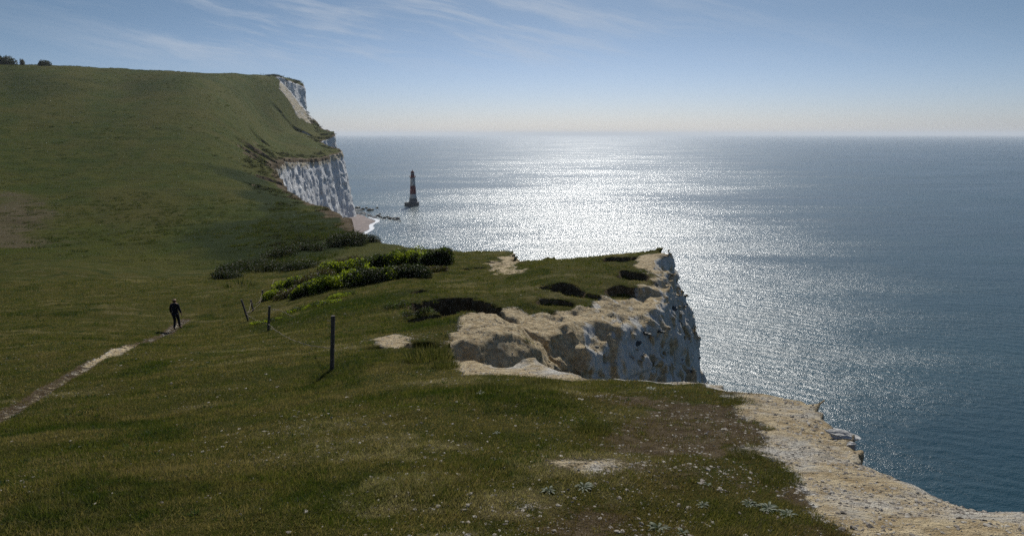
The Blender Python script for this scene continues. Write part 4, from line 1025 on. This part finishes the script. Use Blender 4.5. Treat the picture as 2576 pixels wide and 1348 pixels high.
# ------------------------------------------------------------------ lighthouse
lh = P(1040, 517, 1.0); Ylh = SEA / lh[2]; lo = empty('lighthouse', (lh[0] * Ylh, Ylh, SEA))
tag(lo, 'red and white banded lighthouse standing in the sea off the cliffs', 'lighthouse')
white_m = simple('white_paint', (.42, .41, .39), (.54, .53, .51), .8, .6); red_m = simple('red_paint', (.14, .014, .016), (.19, .02, .022), .8, .6)
gran_m = simple('dark_granite', (.055, .06, .065), (.13, .135, .14), .6, .8, .5, .2); glass_m = simple('lantern_glass', (.10, .12, .13), (.2, .22, .24), 1, .1, spec=.8)
black_m = simple('window_opening', (.01, .01, .012), (.02, .02, .025), 1, .5)
R_ = lambda z: float(np.interp(z, [0, 3, 6, 9.6, 14.8, 20, 25.3, 30, 36], [6.0, 5.6, 5.2, 4.75, 4.05, 3.7, 3.4, 3.2, 3.05]))
def lpart(name, z0, z1, mat, k=6, grow=0.0):
    bm = bmesh.new(); lathe(bm, [(R_(z0 + (z1 - z0) * i / k) + grow, z0 + (z1 - z0) * i / k) for i in range(k + 1)], 40); return mesh_obj(name, bm, mat, lo)
lpart('granite_base', -3, 9.6, gran_m, 9); lpart('white_band', 9.6, 14.8, white_m); lpart('red_band', 14.8, 25.3, red_m); lpart('white_band', 25.3, 36, white_m)
bm = bmesh.new(); lathe(bm, [(7.3, -3), (7.3, 3.6), (7.6, 3.7), (7.6, 4.3), (5.0, 4.35)], 32); box(bm, (-7.0, -1.5, .9), (7.5, 7.0, 6.6)); mesh_obj('landing_platform', bm, gran_m, lo, smooth=False)
bm = bmesh.new(); lathe(bm, [(3.1, 35.4), (3.5, 36.0), (4.0, 36.4), (4.0, 37.0), (2.6, 37.02)], 32); mesh_obj('gallery', bm, red_m, lo, smooth=False)
bm = bmesh.new()
for k_ in range(20):
    a = k_ * math.pi / 10; tube(bm, [(3.85 * math.cos(a), 3.85 * math.sin(a), 37), (3.85 * math.cos(a), 3.85 * math.sin(a), 38.2)], .06, 5)
for z_ in (37.6, 38.2): tube(bm, [(3.85 * math.cos(a * math.pi / 16), 3.85 * math.sin(a * math.pi / 16), z_) for a in range(33)], .05, 5, cap=False)
mesh_obj('railing', bm, red_m, lo)
bm = bmesh.new(); lathe(bm, [(2.35, 37.0), (2.35, 39.3)], 24); mesh_obj('lantern_wall', bm, red_m, lo)
bm = bmesh.new(); lathe(bm, [(2.15, 39.3), (2.15, 41.9)], 24); lan = mesh_obj('lantern', bm, glass_m, lo)
bm = bmesh.new()
for k_ in range(12):
    a = k_ * math.pi / 6; b_ = a + .35; tube(bm, [(2.2 * math.cos(a), 2.2 * math.sin(a), 39.3), (2.2 * math.cos(b_), 2.2 * math.sin(b_), 41.9)], .10, 5)
mesh_obj('glazing_bar', bm, red_m, lan)
bm = bmesh.new(); lathe(bm, [(2.5, 41.9), (2.5, 42.2), (2.1, 43.0), (1.4, 43.7), (.6, 44.1), (.55, 44.6), (.3, 45.0), (.08, 45.2), (.05, 46.6)], 24); mesh_obj('dome', bm, red_m, lo)
for (a, z_) in ((-1.75, 29.0), (-1.75, 34.0), (-1.1, 26.4), (-1.15, 32.8), (-1.75, 23.0), (-1.75, 17.5)):
    bm = bmesh.new(); rr = R_(z_); box(bm, (rr * math.cos(a), rr * math.sin(a), z_), (.5, .9, 1.5), Matrix.Rotation(a, 3, 'Z')); mesh_obj('window', bm, black_m, lo, smooth=False)

# ------------------------------------------------------------------ beach, surf, rocks
bm = bmesh.new(); ny, nx = 90, 26; g = []
def shore(y): return float(np.interp(y, [250, 500, 600, 640, 690, 715, 745, 770], [-90, -118, -139, -140, -143, -150, -166, -185]))
for j in range(ny):
    y = 250 + 520 * j / (ny - 1); xw = shore(y) + 1.5 * math.sin(y * .11); row = []
    for i in range(nx):
        u_ = i / (nx - 1); x = xw + 3 - (70) * u_; z = SEA - .35 + 5.2 * (u_ ** .8) + .12 * math.sin(x * .3 + y * .07)
        row.append(bm.verts.new((x, y, z)))
    g.append(row)
for j in range(ny - 1):
    for i in range(nx - 1): bm.faces.new((g[j][i], g[j + 1][i], g[j + 1][i + 1], g[j][i + 1]))
beach = mesh_obj('beach', bm, simple('shingle', (.13, .10, .095), (.24, .19, .17), .25, .9, .5, .3)); beach['kind'] = 'structure'
if beach.data.polygons[0].normal.z < 0: beach.data.flip_normals()
m, t = new_mat('surf_foam'); pos = t.node('ShaderNodeNewGeometry').outputs['Position']
uvn = t.node('ShaderNodeAttribute', attribute_name='mask'); fx = t.node('ShaderNodeSeparateColor', {0: uvn.outputs['Color']}).outputs[0]
al = t.step(t.m('ADD', fx, t.m('MULTIPLY', t.m('SUBTRACT', t.noise(pos, .35, 4, .65), .5), 1.6)), .45, .62)
mx = t.node('ShaderNodeMixShader', {0: al, 1: t.node('ShaderNodeBsdfTransparent').outputs[0], 2: t.node('ShaderNodeBsdfDiffuse', {0: (.8, .82, .84, 1)}).outputs[0]})
t.l.new(mx.outputs[0], t.node('ShaderNodeOutputMaterial').inputs[0]); foam_m = m
V_ = []; F_ = []; A_ = []
def foam_strip(y0, y1, off, w, st):
    b0 = len(V_); n = 120
    for j in range(n):
        y = y0 + (y1 - y0) * j / (n - 1); x = shore(y) + 1.5 * math.sin(y * .11) + off + 2.0 * math.sin(y * .05 + off)
        for i, (dx, aa) in enumerate(((-w, 0), (-.3 * w, st), (.3 * w, st), (w * 1.3, 0))): V_.append((x + dx, y + dx * .2, SEA + .12)); A_.append((aa, 0, 0, 1))
    for j in range(n - 1):
        for i in range(3): q = b0 + j * 4 + i; F_.append((q, q + 1, q + 5, q + 4))
foam_strip(480, 735, 2.5, 3.6, .85); foam_strip(500, 720, 10, 2.6, .34); foam_strip(560, 690, 20, 2.2, .22)
o = mesh_np('foam', V_, F_, foam_m, attr=A_); tag(o, 'white surf breaking along the small beach', 'surf', kind='stuff')
rock_m = simple('wet_rock', (.020, .024, .022), (.07, .075, .065), .8, .6, .6, .2); ck_m = simple('chalk_boulder', (.28, .27, .25), (.52, .51, .48), .6, .9, .6, .2)
def rock_mesh(sd, mat):
    bm = bmesh.new(); bmesh.ops.create_icosphere(bm, subdivisions=3, radius=1)
    for v_ in bm.verts:
        n_ = fbm(np.array([list(v_.co * 1.0)]) + sd * 5.1, 190 + sd % 7, 4)[0]; v_.co *= 1 + .42 * n_; v_.co.z *= .7
        v_.co = Vector([round(c * 3.2) / 3.2 * .35 + c * .65 for c in v_.co])
    me = bpy.data.meshes.new('rock'); bm.to_mesh(me); bm.free(); me.materials.append(mat); return me
RM = [rock_mesh(i, rock_m) for i in range(4)]; CM = [rock_mesh(i + 9, ck_m) for i in range(3)]
def rocks(lst, meshes, lab, grp, cat='rock'):
    for i, (a, b, w) in enumerate(lst):
        p_ = P(a, b, 1.0); Y = (SEA + .3) / p_[2]; o = bpy.data.objects.new('sea_rock', meshes[i % len(meshes)]); COL.objects.link(o)
        s_ = w * Y / 1650 / 2.2; o.location = p_ * Y; o.scale = (s_, s_ * 1.3, s_ * .95); o.rotation_euler = (0, 0, i * 1.7)
        tag(o, lab(i) if callable(lab) else lab, cat, grp)
names_sea = ['square dark rock at the landward end of the outer reef','small flat dark rock in the outer reef','pointed dark rock in the middle of the outer reef','broad dark rock in the middle of the outer reef','low dark rock linking the outer reef rocks','largest dark rock at the seaward end of the outer reef','tiny dark rock past the seaward end of the outer reef']
rocks([(958,546,9),(966,549,10),(975,546,9),(982,550,13),(991,549,9),(999,552,14),(1007,556,4)], RM, lambda i: names_sea[i], 'outer reef of dark rocks')
names_in = ['upper left dark rock below the white cliff','dark rock second from the cliff foot','dark tall rock in the inner group','dark rock at the seaward side of the inner group','small dark rock off the inner group','lone dark rock farthest out beyond the inner group','dark rock at the tip of the rubble spit','second dark rock at the tip of the rubble spit','small dark rock between rubble spit and outer reef','tiny dark rock awash near the beach scrub']
rocks([(901,523,14),(912,527,10),(922,523,8),(930,529,15),(938,527,7),(949,523,6),(943,546,9),(951,543,11),(956,538,5),(937,604,4)], RM, lambda i: names_in[i], 'dark rocks at the cliff foot')
rb = []
rr_ = random.Random(4)
for i in range(46):
    u_ = rr_.random(); rb.append((892 + 55 * u_ + rr_.uniform(-4, 4), 528 + 20 * u_ + rr_.uniform(-4, 6) * (1.2 - u_), rr_.uniform(3, 8) * (1.2 - .5 * u_)))
rocks(rb, CM, 'pale fallen chalk block in the rubble at the cliff foot', 'fallen chalk blocks', 'boulder')

def block(px, py, w, mesh, nm, lab, cat, dz=0, sq=(1, 1.2, .7), grp=None):
    h_ = hit(px, py)
    if h_ is None: return
    o = bpy.data.objects.new(nm, mesh); COL.objects.link(o); s_ = w * h_[0].y / 1650 / 2.2
    o.location = h_[0] + Vector((0, 0, dz * s_)); o.scale = (s_ * sq[0], s_ * sq[1], s_ * sq[2]); o.rotation_euler = (.1, .1, px * .7); tag(o, lab, cat, grp)
block(2118, 1098, 58, CM[0], 'chalk_block', 'largest broken chalk slab sticking out over the cliff edge', 'rock', .2, (1.3, .8, .45))
block(2140, 1122, 34, CM[1], 'chalk_block', 'smaller chalk lump below the largest slab at the cliff edge', 'rock', .2)
block(2262, 1188, 26, CM[2], 'chalk_block', 'rounded chalk lump on the rim halfway down the bare strip', 'rock', .4)
block(1806, 968, 26, CM[1], 'chalk_block', 'chalk lump on the tip of the brow above the sea', 'rock', .3)
for a, b, w, lab in [(1694,775,22,'dark flint jutting from the seaward corner of the middle cliff'),(1624,838,20,'dark flint in the middle cliff face, left of another'),(1661,834,16,'dark flint right of another in the middle cliff face'),(1604,862,22,'broad dark flint lowest in the middle cliff face'),(1500,872,12,'small dark flint in the ochre face'),(1560,812,14,'small dark flint under the brow of the ochre face')]:
    block(a, b, w, RM[1], 'flint_nodule', lab, 'flint', 0, (1.2, .8, .6), 'flints in the middle cliff')

# ------------------------------------------------------------------ gulls
gull_m = simple('gull_feathers', (.10, .10, .11), (.28, .28, .30), 3, .7)
def gull(px, py, Y, span, bank, lab):
    bm = bmesh.new(); k = span / 2
    tube(bm, [(0, -.32 * k, 0), (0, -.12 * k, 0), (0, .12 * k, .01 * k), (0, .30 * k, .03 * k), (0, .40 * k, .03 * k), (0, .48 * k, .01 * k)], [.02 * k, .07 * k, .09 * k, .06 * k, .05 * k, .012 * k], 8)
    for s_ in (-1, 1):
        rows = [(0.03, .14, -.10, .03), (.35, .16, -.08, .13), (.62, .10, -.10, .15), (1.0, -.12, -.16, .04)]; vs = []
        for (x, y0, y1, z) in rows: vs.append([bm.verts.new((s_ * x * k, y * k, z * k + dz)) for y, dz in ((y0, .012 * k), (y1, .008 * k), (y1, -.004 * k), (y0, -.012 * k))])
        for A, B in zip(vs[:-1], vs[1:]):
            for q_ in range(4): bm.faces.new((A[q_], A[(q_ + 1) % 4], B[(q_ + 1) % 4], B[q_]))
        bm.faces.new(vs[0]); bm.faces.new(vs[-1][::-1])
    v_ = [bm.verts.new(c) for c in ((-.05 * k, -.28 * k, 0), (.05 * k, -.28 * k, 0), (.10 * k, -.50 * k, 0), (-.10 * k, -.50 * k, 0))]; bm.faces.new(v_)
    bmesh.ops.recalc_face_normals(bm, faces=bm.faces)
    o = mesh_obj('gull', bm, gull_m); o.location = P(px, py, Y); o.rotation_euler = (0.1, bank, 1.0 + px); tag(o, lab, 'gull', 'gulls over the sea')
gull(1105, 441, 330, 1.5, .4, 'gull in flight level with the lighthouse lantern'); gull(1196, 538, 190, 1.6, -.7, 'gull banking over the sea right of the lighthouse foot'); gull(1028, 490, 420, 1.5, .3, 'gull in flight just left of the lighthouse')

# ------------------------------------------------------------------ haze: sea air up to just above the highest thing
bm = bmesh.new(); bmesh.ops.create_cube(bm, size=1); hz = mesh_obj('haze', bm, smooth=False); hz['kind'] = 'stuff'; hz['label'] = 'thin sea haze over the water and cliffs'
hz.scale = (122000, 122000, 200); hz.location = (0, 0, 100 + 8 - 100 + 0); hz.location.z = (SEA - 6 + 116) / 2; hz.scale.z = 116 - (SEA - 6)
m, t = new_mat('haze_air'); pv = t.node('ShaderNodeVolumePrincipled', {'Color': (.86, .93, 1.0, 1), 'Density': 0.000045, 'Anisotropy': .2}); t.l.new(pv.outputs[0], t.node('ShaderNodeOutputMaterial').inputs['Volume'])
hz.data.materials.append(m)
